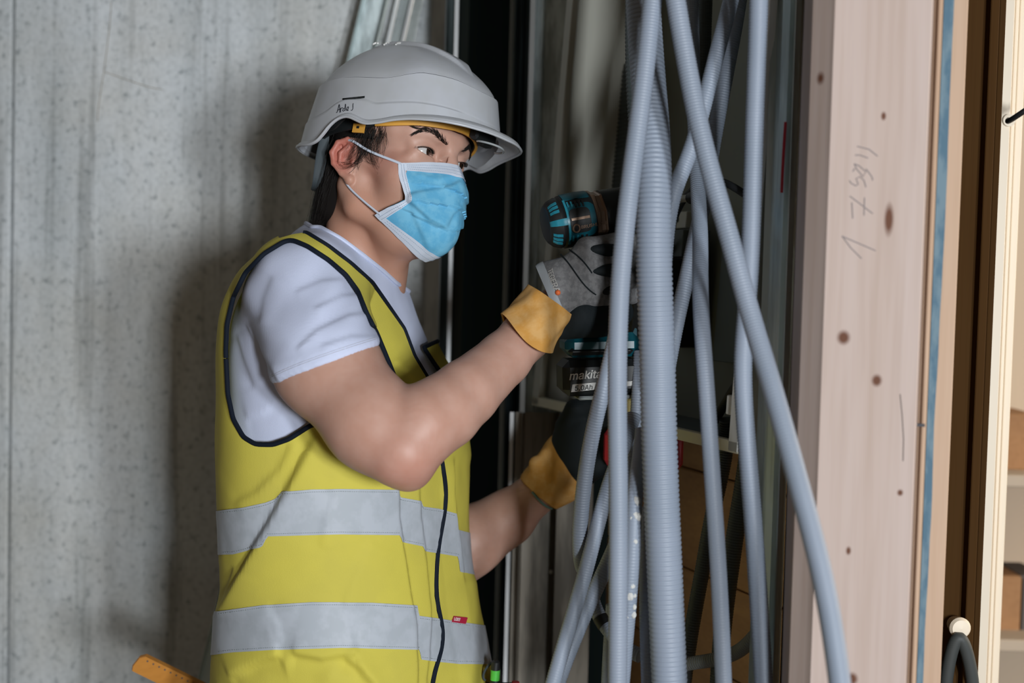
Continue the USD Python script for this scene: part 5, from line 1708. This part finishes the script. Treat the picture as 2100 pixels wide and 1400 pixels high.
stt = []
for ww in (0.045, 0.080, 0.118, 0.945, 0.972):
    for uu in np.arange(-0.85, 0.88, 0.028):
        stt.append(sweep([mp(uu, ww, 0.0010), mp(uu + 0.015, ww, 0.0010)], 0.00025, 4))
for uu in (0.92, 0.955):
    for ww in np.arange(0.03, 0.97, 0.022):
        stt.append(sweep([mp(uu, ww, 0.0016), mp(uu, ww + 0.012, 0.0016)], 0.00030, 4))
obj('stitching', stt, 'mask_stitch', mask, kind='stuff')
loop_top = [mp(0.96, 0.02, 0.001), hw((0.0725, 0.045, 0.005)), hw((0.0790, 0.020, 0.0135)), hw((0.0815, 0.003, 0.0205)), hw((0.0800, -0.010, 0.020)), hw((0.0780, -0.017, 0.010)), hw((0.0765, -0.016, -0.006)), hw((0.0745, -0.009, -0.022)), hw((0.0735, 0.001, -0.0335)), hw((0.0715, 0.014, -0.043)), hw((0.0675, 0.030, -0.053)), mp(0.97, 0.93, 0.001)]
obj('ear_loop', sweep(spline(loop_top, 90), 0.00165, 10, flat=0.8), 'mask_white', mask)
loop_far = [mp(-0.96, 0.02, 0.001)] + [hw((-a, b, c)) for a, b, c in ((0.0725, 0.045, 0.005), (0.0790, 0.020, 0.0135), (0.0815, 0.003, 0.0205), (0.0800, -0.010, 0.020), (0.0765, -0.016, -0.006), (0.0735, 0.001, -0.0335), (0.0675, 0.030, -0.053))] + [mp(-0.97, 0.93, 0.001)]
obj('ear_loop', sweep(spline(loop_far, 70), 0.00165, 10, flat=0.8), 'mask_white', mask)
# ------------------------------------------------------------------ work gloves
mat('glove_grey', (0.21, 0.21, 0.215), 0.9, spec=0.2, noise=(160, 4, (0.15, 0.15, 0.155), 1.3, ONE), bump=(500, 0.3, 0.001, ONE))
mat('glove_black', (0.008, 0.013, 0.016), 0.75, spec=0.3, bump=(600, 0.3, 0.001, ONE))
mat('glove_tan', (0.62, 0.36, 0.13), 0.85, spec=0.2, noise=(35, 4, (0.56, 0.28, 0.065), 1.2, ONE), bump=(300, 0.25, 0.001, ONE))
mat('glove_hem', (0.36, 0.39, 0.42), 0.85)
mat('glove_green', (0.12, 0.22, 0.20), 0.8)
mat('orange_dot', (0.80, 0.16, 0.04), 0.6)
gr = thing('work_glove', 'grey and black work glove with tan cuff gripping the drill handle', 'work glove', at(1160, 600, -0.13))
G1 = Field(at(1060, 760, 0)[0] * np.array([1, 0, 0]) + np.array([-0.01, -0.21, at(1160, 740, -.13)[2]]), np.array([at(1330, 600, -.1)[0], -0.02, at(1160, 450, -.1)[2]]), 0.0016)
W0 = at(1130, 618, -0.142)
KN_ = [at(1203, 508, -0.150), at(1218, 541, -0.156), at(1222, 577, -0.154), at(1212, 612, -0.148)]
PIP = [at(1262, 497, -0.140), at(1282, 534, -0.140), at(1284, 573, -0.138), at(1270, 607, -0.134)]
MID = [at(1300, 498, -0.112), at(1312, 534, -0.108), at(1312, 572, -0.106), at(1296, 605, -0.104)]
TIP = [at(1310, 502, -0.085), at(1302, 538, -0.082), at(1300, 575, -0.080), at(1284, 606, -0.080)]
for k_, a, b, c, d in zip(range(4), KN_, PIP, MID, TIP):
    G1.chain([W0 + (a - W0) * 0.15, a], [0.021, 0.0125], 0.014)
    G1.chain([a, b, c, d], [0.0118, 0.0108, 0.0100, 0.0088], 0.004)
G1.ell(at(1180, 582, -0.138), (0.034, 0.027, 0.021), 0.016, ax=[unit(at(1215, 555, -.15) - at(1130, 618, -.14)), (0, 0, 1), (0, 1, 0)])
G1.chain([at(1140, 612, -0.125), at(1178, 560, -0.095), at(1222, 522, -0.072), at(1262, 512, -0.062)], [0.018, 0.015, 0.0115, 0.0095], 0.012)
hand = relax(G1.mesh(), 3)
L1_ = [(1098, 533), (1108, 557), (1150, 655), (1158, 674)]
d_, sg_, _ = to_line(proj(hand.vertices), L1_)
GS = Surf(hand)
hand_full = hand
hand, _ = clip(hand, d_ * sg_ + 4)
obj('hand', hand, 'glove_grey', gr, smooth=True)
d_, sg_, _ = to_line(proj(hand.vertices), L1_)
hb_, _ = clip(hand, np.minimum(d_ * sg_ + 4, 13 - d_ * sg_))
obj('hem_band', push(hb_, 0.0007), 'glove_hem', gr, smooth=True, label='pale hem band')
for a, b, c, r0 in ((at(1198, 512, -0.159), at(1226, 512, -0.161), at(1275, 514, -0.149), 0.0076), (at(1204, 557, -0.165), at(1232, 555, -0.165), at(1290, 553, -0.149), 0.0080), (at(1222, 598, -0.159), at(1244, 596, -0.158), at(1286, 592, -0.146), 0.0066)):
    obj('finger_gusset', sweep(spline([a, a + (b - a) * 0.5, b, b + (c - b) * 0.5, c], 14), r0 * np.sin(np.linspace(0.25, 2.2, 14)), 14), 'glove_black', gr)
# black reinforcement over the heel of the hand
G2 = Field(at(1125, 700, -0.2) - [0, 0.02, 0], at(1300, 590, -0.05) + [0, 0.06, 0], 0.0016)
G2.chain([at(1153, 672, -0.142), at(1190, 647, -0.140), at(1235, 642, -0.125), at(1268, 640, -0.105)], [0.013, 0.0215, 0.0225, 0.018], 0.02)
G2.chain([at(1143, 686, -0.140), at(1160, 665, -0.142)], [0.004, 0.009], 0.01)
heel = relax(G2.mesh(), 3)
obj('heel_patch', heel, 'glove_black', gr, smooth=True, label='black reinforced heel of the hand')
HB = Surf(heel)
# grey white hem, tan cuff


def cuff(c0, c1, r0, r1, wave, n=72, m=26, th=0.003, flare=0.0):
    """An open leather cuff from its outer end c0 to the hand end c1."""
    c0, c1 = np.asarray(c0), np.asarray(c1)
    ax = unit(c1 - c0)
    a = unit(np.cross(ax, [0, 1, 0]))
    b = np.cross(ax, a)
    vw = unit(c0 - CAM)
    sn = unit(ax - vw * (ax @ vw) * 0.9)                # the rim is turned square to the hand, not to the forearm
    a = unit(np.cross(sn, [0, 1, 0]))
    b = np.cross(sn, a)
    ang = np.arange(n) * 2 * np.pi / n
    out = []
    for side in (0, 1):
        for t in np.linspace(0, 1, m) if side == 0 else np.linspace(1, 0, m):
            r = r0 + (r1 - r0) * t + flare * (1 - t) ** 3 - side * th
            rr = r + wave * np.sin(3 * ang + 4 * t + 0.6) * (1 - 0.6 * t) + 0.4 * wave * np.sin(7 * ang - 6 * t)
            ctr = c0 + (c1 - c0) * t + ax * (0.006 * np.sin(2 * ang + 1))[:, None] * (1 - t)
            out.append(ctr + rr[:, None] * (np.cos(ang)[:, None] * a + 1.0 * np.sin(ang)[:, None] * b))
    v = np.vstack(out)
    K = len(out)
    i, j = np.meshgrid(np.arange(K), np.arange(n), indexing='ij')
    i2 = (i + 1) % K
    q = np.stack([i * n + j, i * n + (j + 1) % n, i2 * n + (j + 1) % n, i2 * n + j], -1).reshape(-1, 4)
    m_ = trimesh.Trimesh(v, np.vstack([q[:, [0, 1, 2]], q[:, [0, 2, 3]]]), process=False)
    return fix(m_), out


cf, rows_ = cuff(at(1077, 690, -0.166), at(1129, 616, -0.148), 0.0325, 0.0322, 0.0020, flare=0.0035)
obj('cuff', cf, 'glove_tan', gr, smooth=50, label='turned back tan leather cuff')
tx = unit(at(1152, 618, -0.16) - at(1126, 552, -0.16))
base = at(1121, 548, -0.162)
ty = unit(np.cross(unit(CAM - base), tx))
lab_ = lettering('TEGERA', 0.0060, base + (-ty) * 0.001, tx, ty, 0.0005)
v_ = np.array(lab_.vertices)
lab_ = cling(lab_, hand, 0.0012)
obj('print', lab_, 'print_grey', gr, kind='stuff')
m = trimesh.creation.icosphere(2, 0.0032)
m.apply_translation(GS(1144, 600, 0.001))
obj('orange_dot', m, 'orange_dot', gr, label='small orange dot')
obj('seam', [sweep(GS.line(l, 0.0004, 20), 0.0009, 6) for l in ([(1150, 522), (1170, 545), (1195, 580), (1222, 604)], [(1168, 512), (1195, 535), (1214, 560)])], 'glove_black', gr, kind='stuff')

gl = thing('work_glove', 'black work glove with tan palm cuff and green hem below the drill battery', 'work glove', at(1180, 920, 0.1))
G3 = Field(at(1075, 1060, 0.1) * [1, 0, 1] + [0, -0.02, 0], at(1300, 790, 0.1) * [1, 0, 1] + [0, 0.20, 0], 0.0018)
G3.ell(at(1190, 918, 0.095), (0.036, 0.048, 0.026), 0.0, ax=[(1, 0, 0.15), (-0.15, 0, 1), (0, 1, 0)])
G3.cap(at(1175, 950, 0.10), at(1200, 870, 0.09), 0.030, 0.026, 0.02)
for px, py, qx, qy, rx, ry in ((1158, 872, 1178, 838, 1222, 842), (1178, 862, 1204, 828, 1246, 846), (1196, 880, 1226, 858, 1262, 880), (1205, 905, 1240, 892, 1274, 908)):
    G3.chain([at(px, py, 0.085), at(qx, qy, 0.075), at(rx, ry, 0.070)], [0.0125, 0.0115, 0.0095], 0.006)
G3.chain([at(1190, 960, 0.085), at(1228, 956, 0.07), at(1250, 930, 0.062)], [0.016, 0.0125, 0.010], 0.012)
obj('hand', relax(G3.mesh(), 3), 'glove_black', gl, smooth=True)
G4 = Field(at(1060, 1080, 0.1) * [1, 0, 1] + [0, 0.02, 0], at(1230, 870, 0.1) * [1, 0, 1] + [0, 0.18, 0], 0.0018)
G4.chain([at(1113, 1000, 0.110), at(1150, 972, 0.105), at(1162, 930, 0.105)], [0.0335, 0.034, 0.031], 0.02)
G4.chain([at(1100, 950, 0.09), at(1112, 985, 0.092), at(1128, 1020, 0.095)], [0.010, 0.013, 0.013], 0.008)
G4.chain([at(1122, 932, 0.088), at(1132, 960, 0.09)], [0.009, 0.011], 0.006)
sl, X, Y, Z = G4.window(G4.lo, G4.lo + G4.h * G4.n, 0)
c0_, n0_ = at(1107, 1006, 0.11), unit(at(1150, 955, 0.11) - at(1107, 1006, 0.11))
pl_ = (X - c0_[0]) * n0_[0] + (Y - c0_[1]) * n0_[1] + (Z - c0_[2]) * n0_[2]
G4.F = np.maximum(G4.F, -(pl_ + 0.004)).astype(np.float32)
G4.F = np.maximum(G4.F, np.where(pl_ < 0.03, -(np.sqrt(np.maximum((X - c0_[0]) ** 2 + (Y - c0_[1]) ** 2 + (Z - c0_[2]) ** 2 - pl_ ** 2, 0)) - 0.0285), -1)).astype(np.float32)
cm = relax(G4.mesh(), 3)
obj('cuff', cm, 'glove_tan', gl, smooth=True, label='tan leather cuff')
CS = Surf(cm)
obj('hem', sweep(CS.line([(1092, 1008), (1104, 1022), (1118, 1035), (1132, 1042)], 0.0006, 16), 0.0016, 8), 'glove_green', gl)

# ------------------------------------------------------------------ the cordless drill
mat('drill_teal', (0.006, 0.085, 0.115), 0.35)
mat('drill_teal_light', (0.02, 0.22, 0.30), 0.3)
mat('drill_black', (0.010, 0.012, 0.013), 0.5)
mat('drill_bronze', (0.30, 0.20, 0.14), 0.35, metal=0.5)
mat('chuck_black', (0.006, 0.007, 0.007), 0.4)
mat('drill_grey', (0.30, 0.33, 0.33), 0.5)
dr = thing('cordless_drill', 'teal and black cordless drill with bronze collar held by the grey glove', 'cordless drill', at(1170, 455, -0.09))
A0 = at(1117, 462, -0.112)
A1 = at(1226, 442, -0.097)
AXD = unit(A1 - A0)
SD = unit(np.cross(AXD, ZZ))
SD = SD if SD @ (CAM - A0) > 0 else -SD
UD = unit(np.cross(SD, AXD)) if np.cross(SD, AXD)[2] > 0 else unit(np.cross(AXD, SD))
LD = np.linalg.norm(A1 - A0)
obj('motor_housing', lathe([(0, 0.0001), (0.0, 0.019), (0.002, 0.0225), (0.007, 0.0270), (0.015, 0.0300), (0.0175, 0.0290), (0.0195, 0.0310), (LD * 0.6, 0.0315), (LD * 0.84, 0.0305), (LD * 0.84, 0.0001)], A0, AXD, 48), 'drill_black', dr)


def patch(d0, d1, a0, a1, rad, th=0.0012, n=16, m=16, rnd=0.0):
    """A curved plate on the drill's barrel between two distances along the axis and two angles (0 = towards the camera, 90 = up)."""
    rows = []
    for t in np.linspace(0, 1, m):
        d = d0 + (d1 - d0) * t
        k = 1 - rnd * (abs(2 * t - 1) ** 6)
        am, ah = (a0 + a1) / 2, (a1 - a0) / 2 * k
        A = np.radians(np.linspace(am - ah, am + ah, n))
        R = rad(d) if callable(rad) else rad
        rows.append([A0 + AXD * d + (R + o) * (math.cos(a) * SD + math.sin(a) * UD) for o in (th,) for a in A])
    v = np.array(rows).reshape(-1, 3)
    lo = np.array([[A0 + AXD * (d0 + (d1 - d0) * t) + (((rad(d0 + (d1 - d0) * t) if callable(rad) else rad) - 0.002) * (math.cos(a) * SD + math.sin(a) * UD))
                    for a in np.radians(np.linspace((a0 + a1) / 2 - (a1 - a0) / 2 * (1 - rnd * (abs(2 * t - 1) ** 6)), (a0 + a1) / 2 + (a1 - a0) / 2 * (1 - rnd * (abs(2 * t - 1) ** 6)), n))] for t in np.linspace(0, 1, m)]).reshape(-1, 3)
    i, j = np.meshgrid(np.arange(m - 1), np.arange(n - 1), indexing='ij')
    q = np.stack([i * n + j, (i + 1) * n + j, (i + 1) * n + j + 1, i * n + j + 1], -1).reshape(-1, 4)
    f = np.vstack([q[:, [0, 1, 2]], q[:, [0, 2, 3]]])
    b = np.r_[np.arange(n), np.arange(2, m) * n - 1 + 0, m * n - 1 - np.arange(n), (np.arange(m - 2, 0, -1)) * n]
    b = np.r_[np.arange(n), (np.arange(1, m) + 1) * n - 1, (m - 1) * n + np.arange(n - 2, -1, -1), np.arange(m - 2, 0, -1) * n]
    k = len(v)
    w_ = []
    for x, y in zip(b, np.roll(b, -1)):
        w_ += [(x, y, y + k), (x, y + k, x + k)]
    return trimesh.Trimesh(np.vstack([v, lo]), np.vstack([f, f[:, ::-1] + k, w_]), process=False)


RB = lambda d: float(np.interp(d, [0, 0.002, 0.007, 0.015, 0.0195, LD * 0.6, LD * 0.84], [0.019, 0.0225, 0.027, 0.030, 0.031, 0.0315, 0.0305]))
obj('shell_plate', patch(0.021, LD * 0.80, 50, 84, RB), 'drill_teal', dr)
obj('shell_plate', patch(0.020, LD * 0.82, -40, 36, RB, 0.0010, rnd=0.25), 'drill_teal', dr)
obj('shell_plate', patch(0.040, LD * 0.82, -78, -46, RB, rnd=0.3), 'drill_teal', dr)
obj('inset', patch(0.0225, LD * 0.72, -27, 24, RB, 0.0022, rnd=0.35), 'drill_black', dr)
obj('trim_line', patch(0.024, LD * 0.70, 0, 5, RB, 0.0028), 'drill_bronze', dr)
obj('vent_edge', patch(0.0195, 0.0222, -55, 50, RB, 0.0016), 'drill_teal_light', dr)
for k, a in enumerate((-58, -46, -34, 24, 36, 48)):
    obj('vent_rib', patch(0.003, 0.013, a, a + 7, RB, 0.0012), 'drill_teal_light', dr)
obj('rear_stripe', patch(0.001, 0.0195, -7, 8, RB, 0.0012), 'drill_teal_light', dr)
for k in range(5):
    obj('vent_rib', patch(0.023 + 0.0045 * k, 0.025 + 0.0045 * k, 30 - k, 42, RB, 0.0022), 'drill_teal_light' if k < 2 else 'drill_black', dr)
for k in range(4):
    obj('vent_rib', patch(0.023 + 0.0055 * k, 0.0255 + 0.0055 * k, -46, -31 - k, RB, 0.0022), 'drill_teal_light' if k < 2 else 'drill_black', dr)
t0 = A0 + AXD * 0.0335 + SD * 0.034 - UD * 0.0115
for nm, mt_, m_ in (('print', 'drill_bronze', lettering('BRUSHLESS', 0.0040, t0, AXD if np.cross(AXD, UD) @ SD > 0 else AXD, UD, 0.0004)),):
    vv_ = np.array(m_.vertices)
    dd = (vv_ - A0) @ AXD
    rad = vv_ - A0 - dd[:, None] * AXD
    rad = rad / np.linalg.norm(rad, axis=1, keepdims=True)
    hh = (vv_ - t0) @ np.cross(AXD, UD)
    vv_ = A0 + dd[:, None] * AXD + rad * (np.array([RB(x) for x in dd]) + 0.0024 + np.abs(hh))[:, None]
    obj(nm, trimesh.Trimesh(vv_, m_.faces, process=False), mt_, dr, kind='stuff')
a_ = np.linspace(0, 2 * np.pi, 25)[:-1]
rg = []
for x in a_:
    d_, h_ = 0.0282 + 0.0038 * math.cos(x), -0.0090 + 0.0042 * math.sin(x)
    an = math.asin(h_ / 0.033)
    rg.append(A0 + AXD * d_ + (RB(d_) + 0.0030) * (math.cos(an) * SD + math.sin(an) * UD))
obj('print_ring', ring(np.array(rg), 0.0011, 6), 'drill_bronze', dr)
g0 = LD * 0.82
obj('gear_collar', lathe([(g0, 0.0001), (g0, 0.0290), (g0 + 0.002, 0.0318), (g0 + 0.006, 0.0312), (g0 + 0.0075, 0.0290), (g0 + 0.012, 0.0285), (g0 + 0.0135, 0.030), (g0 + 0.015, 0.030), (g0 + 0.015, 0.0001)], A0, AXD, 8), 'drill_bronze', dr, smooth=20)
obj('gear_screw', sweep([A0 + AXD * (g0 + 0.003) - UD * 0.029 + SD * 0.012, A0 + AXD * (g0 + 0.003) - UD * 0.029 + SD * 0.019], 0.0035, 12), 'drill_bronze', dr)
obj('torque_ring', lathe([(g0 + 0.015, 0.0001), (g0 + 0.015, 0.0295), (g0 + 0.045, 0.0285), (g0 + 0.047, 0.027), (g0 + 0.047, 0.0001)], A0, AXD, 40), 'chuck_black', dr)
obj('chuck', lathe([(g0 + 0.047, 0.0001), (g0 + 0.047, 0.0225), (g0 + 0.066, 0.0225), (g0 + 0.082, 0.015), (g0 + 0.085, 0.008), (g0 + 0.085, 0.0001)], A0, AXD, 32), 'chuck_black', dr)
obj('driver_bit', sweep([A0 + AXD * (g0 + 0.083), A0 + AXD * (g0 + 0.105)], 0.0032, 6), 'bright_zinc', dr)
# handle and battery
hx = unit(AXD * [1, 1, 0])
hside = unit(np.cross(hx, ZZ))
hside = hside if hside @ (CAM - A0) > 0 else -hside
HT, HB_ = at(1215, 505, -0.085), at(1230, 690, -0.085)
obj('handle', sweep(spline([HT, HT + (HB_ - HT) * 0.5 - hx * 0.004, HB_], 14), np.interp(np.linspace(0, 1, 14), [0, 0.2, 0.7, 1], [0.021, 0.018, 0.0165, 0.019]), 24), 'drill_black', dr)
obj('trigger', sweep([at(1262, 503, -0.068), at(1266, 540, -0.066)], [0.010, 0.008], 14), 'chuck_black', dr)
PB = at(1233, 0, -0.09)


def slab(px0, px1, pt0, pb, Yc, dep, c, tilt=0.0):
    """A chamfered block in the drill's own axes; corners given where they are seen."""
    a, b = at(px0, (pt0 + pb) / 2, Yc), at(px1, (pt0 + pb) / 2, Yc)
    hgt = at(px0, pt0, Yc)[2] - at(px0, pb, Yc)[2]
    X_ = unit(unit(b - a) * 0.99 + np.array([0, 0.10, 0.02]))
    wdt = np.linalg.norm(b - a) / 0.985
    Y_ = unit(np.cross(ZZ, X_))
    return frame_box((a + b) / 2 + Y_ * dep / 2, X_, Y_, np.cross(X_, Y_), [wdt, dep, hgt], c), X_, Y_


s_, X_, Y_ = slab(1161, 1318, 683, 733, -0.130, 0.066, 0.010)
obj('base', s_, 'drill_teal', dr, smooth=30)
s_, X_, Y_ = slab(1168, 1300, 712, 728, -0.132, 0.06, 0.004)
obj('base_band', s_, 'drill_black', dr)
m_ = hull([at(px, py, Y) for px, py, Y in ((1289, 702, -0.06), (1307, 702, -0.06), (1306, 674, -0.06), (1302, 672, -0.06), (1289, 702, -0.045), (1307, 702, -0.045), (1306, 674, -0.045), (1302, 672, -0.045))])
obj('base_wing', m_, 'drill_teal_light', dr)
s_, X_, Y_ = slab(1156, 1316, 738, 812, -0.132, 0.070, 0.008)
obj('battery', s_, 'drill_black', dr, smooth=30)
bc = (at(1156, 775, -0.132) + at(1316, 775, -0.132)) / 2
sc_ = lambda px, py: (lambda d: CAM + d * (((bc - CAM) @ Y_ - 0.0003) / (d @ Y_)))(FW * F + RT * (px - 1050) - UP * (py - 700))
Zb = np.cross(X_, Y_)
obj('print', lettering('makita', 0.0090, sc_(1166, 779), X_ + Zb * 0.05, Zb, 0.0004, True, 0.2), 'print_white', dr, kind='stuff')
b0, b1, b2, b3 = sc_(1174, 788), sc_(1222, 784), sc_(1218, 799), sc_(1171, 804)
obj('label', hull([p + Y_ * o for p in (b0, b1, b2, b3) for o in (-0.0004, 0.0004)]), 'print_white', dr)
obj('print', lettering('5.0Ah', 0.0056, sc_(1177, 801) - Y_ * 0.0006, X_ + Zb * 0.05, Zb, 0.0003, True, 0.15), 'drill_black', dr, kind='stuff')
b0, b1, b2, b3 = sc_(1282, 782), sc_(1303, 781), sc_(1302, 790), sc_(1281, 792)
obj('label', hull([p + Y_ * o for p in (b0, b1, b2, b3) for o in (-0.0004, 0.0004)]), 'print_white', dr)
s_, X_, Y_ = slab(1186, 1312, 811, 819, -0.128, 0.05, 0.002)
obj('battery_foot', s_, 'drill_grey', dr)

# the red tool held by the left hand
rt = thing('red_tool', 'red tool with a yellow collar held behind the conduits by the left hand', 'hand tool', at(1310, 920, 0.03))
obj('handle', frame_box((at(1240, 915, 0.05) + at(1399, 926, -0.055)) / 2, at(1399, 926, -0.055) - at(1240, 915, 0.05), [0.5, 0.85, 0], ZZ, [np.linalg.norm(at(1399, 926, -0.055) - at(1240, 915, 0.05)), 0.022, 0.048], 0.008), 'red_plastic', rt, smooth=30)
obj('grip_ring', frame_box(at(1293, 897, 0.01), at(1399, 926, -0.055) - at(1240, 915, 0.05), [0.5, 0.85, 0], ZZ, [0.03, 0.026, 0.006], 0.002), 'black_rubber', rt)
obj('collar', frame_box(at(1296, 852, 0.015), RT, FW, UP, [0.016, 0.012, 0.045], 0.003), 'yellow_tape', rt)
obj('collar_ring', frame_box(at(1296, 857, 0.012), RT, FW, UP, [0.018, 0.014, 0.004], 0.001), 'black_rubber', rt)

# ------------------------------------------------------------------ small things at the lower edge
wood_mat('rule_wood', (0.62, 0.27, 0.055), (0.50, 0.20, 0.035), 16.0, (0.2, 1, 1), 0.5)
rl = thing('wooden_rule', 'orange wooden folding rule with a row of dots sticking out at the lower left', 'folding rule', at(350, 1370, -0.09))
r0, r1 = at(284, 1348, 0.06), at(520, 1464, 0.16)
dx = unit(r1 - r0)
up_ = unit(np.cross([0, 1, 0], dx))
up_ = up_ if up_[2] > 0 else -up_
rn = unit(np.cross(up_, dx))
rn = rn if rn[1] < 0 else -rn
Lr = np.linalg.norm(r1 - r0)
for k in range(3):
    c = (r0 + r1) / 2 - rn * (0.0035 * k) - up_ * 0.006 + dx * 0.002 * k
    s2 = np.array([Lr / 2, 0.0016, 0.0135])
    pr = [np.array([-s2[0], -0.0065]), np.array([-s2[0] + 0.0035, -0.0128]), np.array([s2[0], -0.0135]), np.array([s2[0], 0.0135]), np.array([-s2[0] + 0.006, 0.0128]), np.array([-s2[0], 0.0070])]
    obj('leaf', prism([c + dx * a + up_ * b for a, b in pr], rn * 0.0031), 'rule_wood', rl)
fc_ = (r0 + r1) / 2 - up_ * 0.006 + rn * 0.0032
for k in range(9):
    obj('dot', lathe([(0, 0.0001), (0, 0.0013), (0.0006, 0.0012), (0.0007, 0.0001)], fc_ + dx * (-Lr / 2 + 0.012 + 0.0095 * k) + up_ * 0.0085, rn, 10), 'block_dark', rl)
mat('marker_green', (0.10, 0.62, 0.08), 0.4)
mk = thing('marker_pen', 'dark marker pen with a bright green cap band at the front of the vest', 'marker pen', at(1012, 1400, -0.06))
obj('barrel', sweep([at(1009, 1520, -0.06), at(1015, 1394, -0.06)], 0.0060, 16), 'black_rubber', mk)
obj('cap_band', sweep([at(1015, 1395, -0.06), at(1016, 1373, -0.06)], 0.0058, 16), 'marker_green', mk, label='bright green band')
obj('cap', sweep([at(1016, 1373, -0.06), at(1016.5, 1357, -0.06), at(1016.5, 1353, -0.06)], [0.0056, 0.0054, 0.003], 16), 'black_rubber', mk)
mk2 = thing('pen', 'red tipped pen just showing at the bottom edge beside the marker', 'pen', at(1058, 1402, -0.05))
obj('barrel', sweep([at(1056, 1500, -0.05), at(1057, 1404, -0.05)], 0.0040, 12), 'black_rubber', mk2)
obj('tip', sweep([at(1057, 1405, -0.05), at(1057.5, 1397, -0.05)], 0.0048, 12), 'red_plastic', mk2)
pk = thing('tool_pocket', 'black tool pocket behind the marker pen at the bottom edge', 'tool pocket', at(1010, 1420, -0.03))
obj('pouch', frame_box(at(1022, 1450, -0.035), RT, FW, UP, [0.05, 0.022, 0.06], 0.006), 'black_rubber', pk)
obj('loop', sweep(spline([at(996, 1395, -0.045), at(1000, 1366, -0.045), at(1014, 1358, -0.045), at(1024, 1372, -0.045), at(1025, 1400, -0.045)], 20), 0.0016, 8), 'strap_grey', pk)
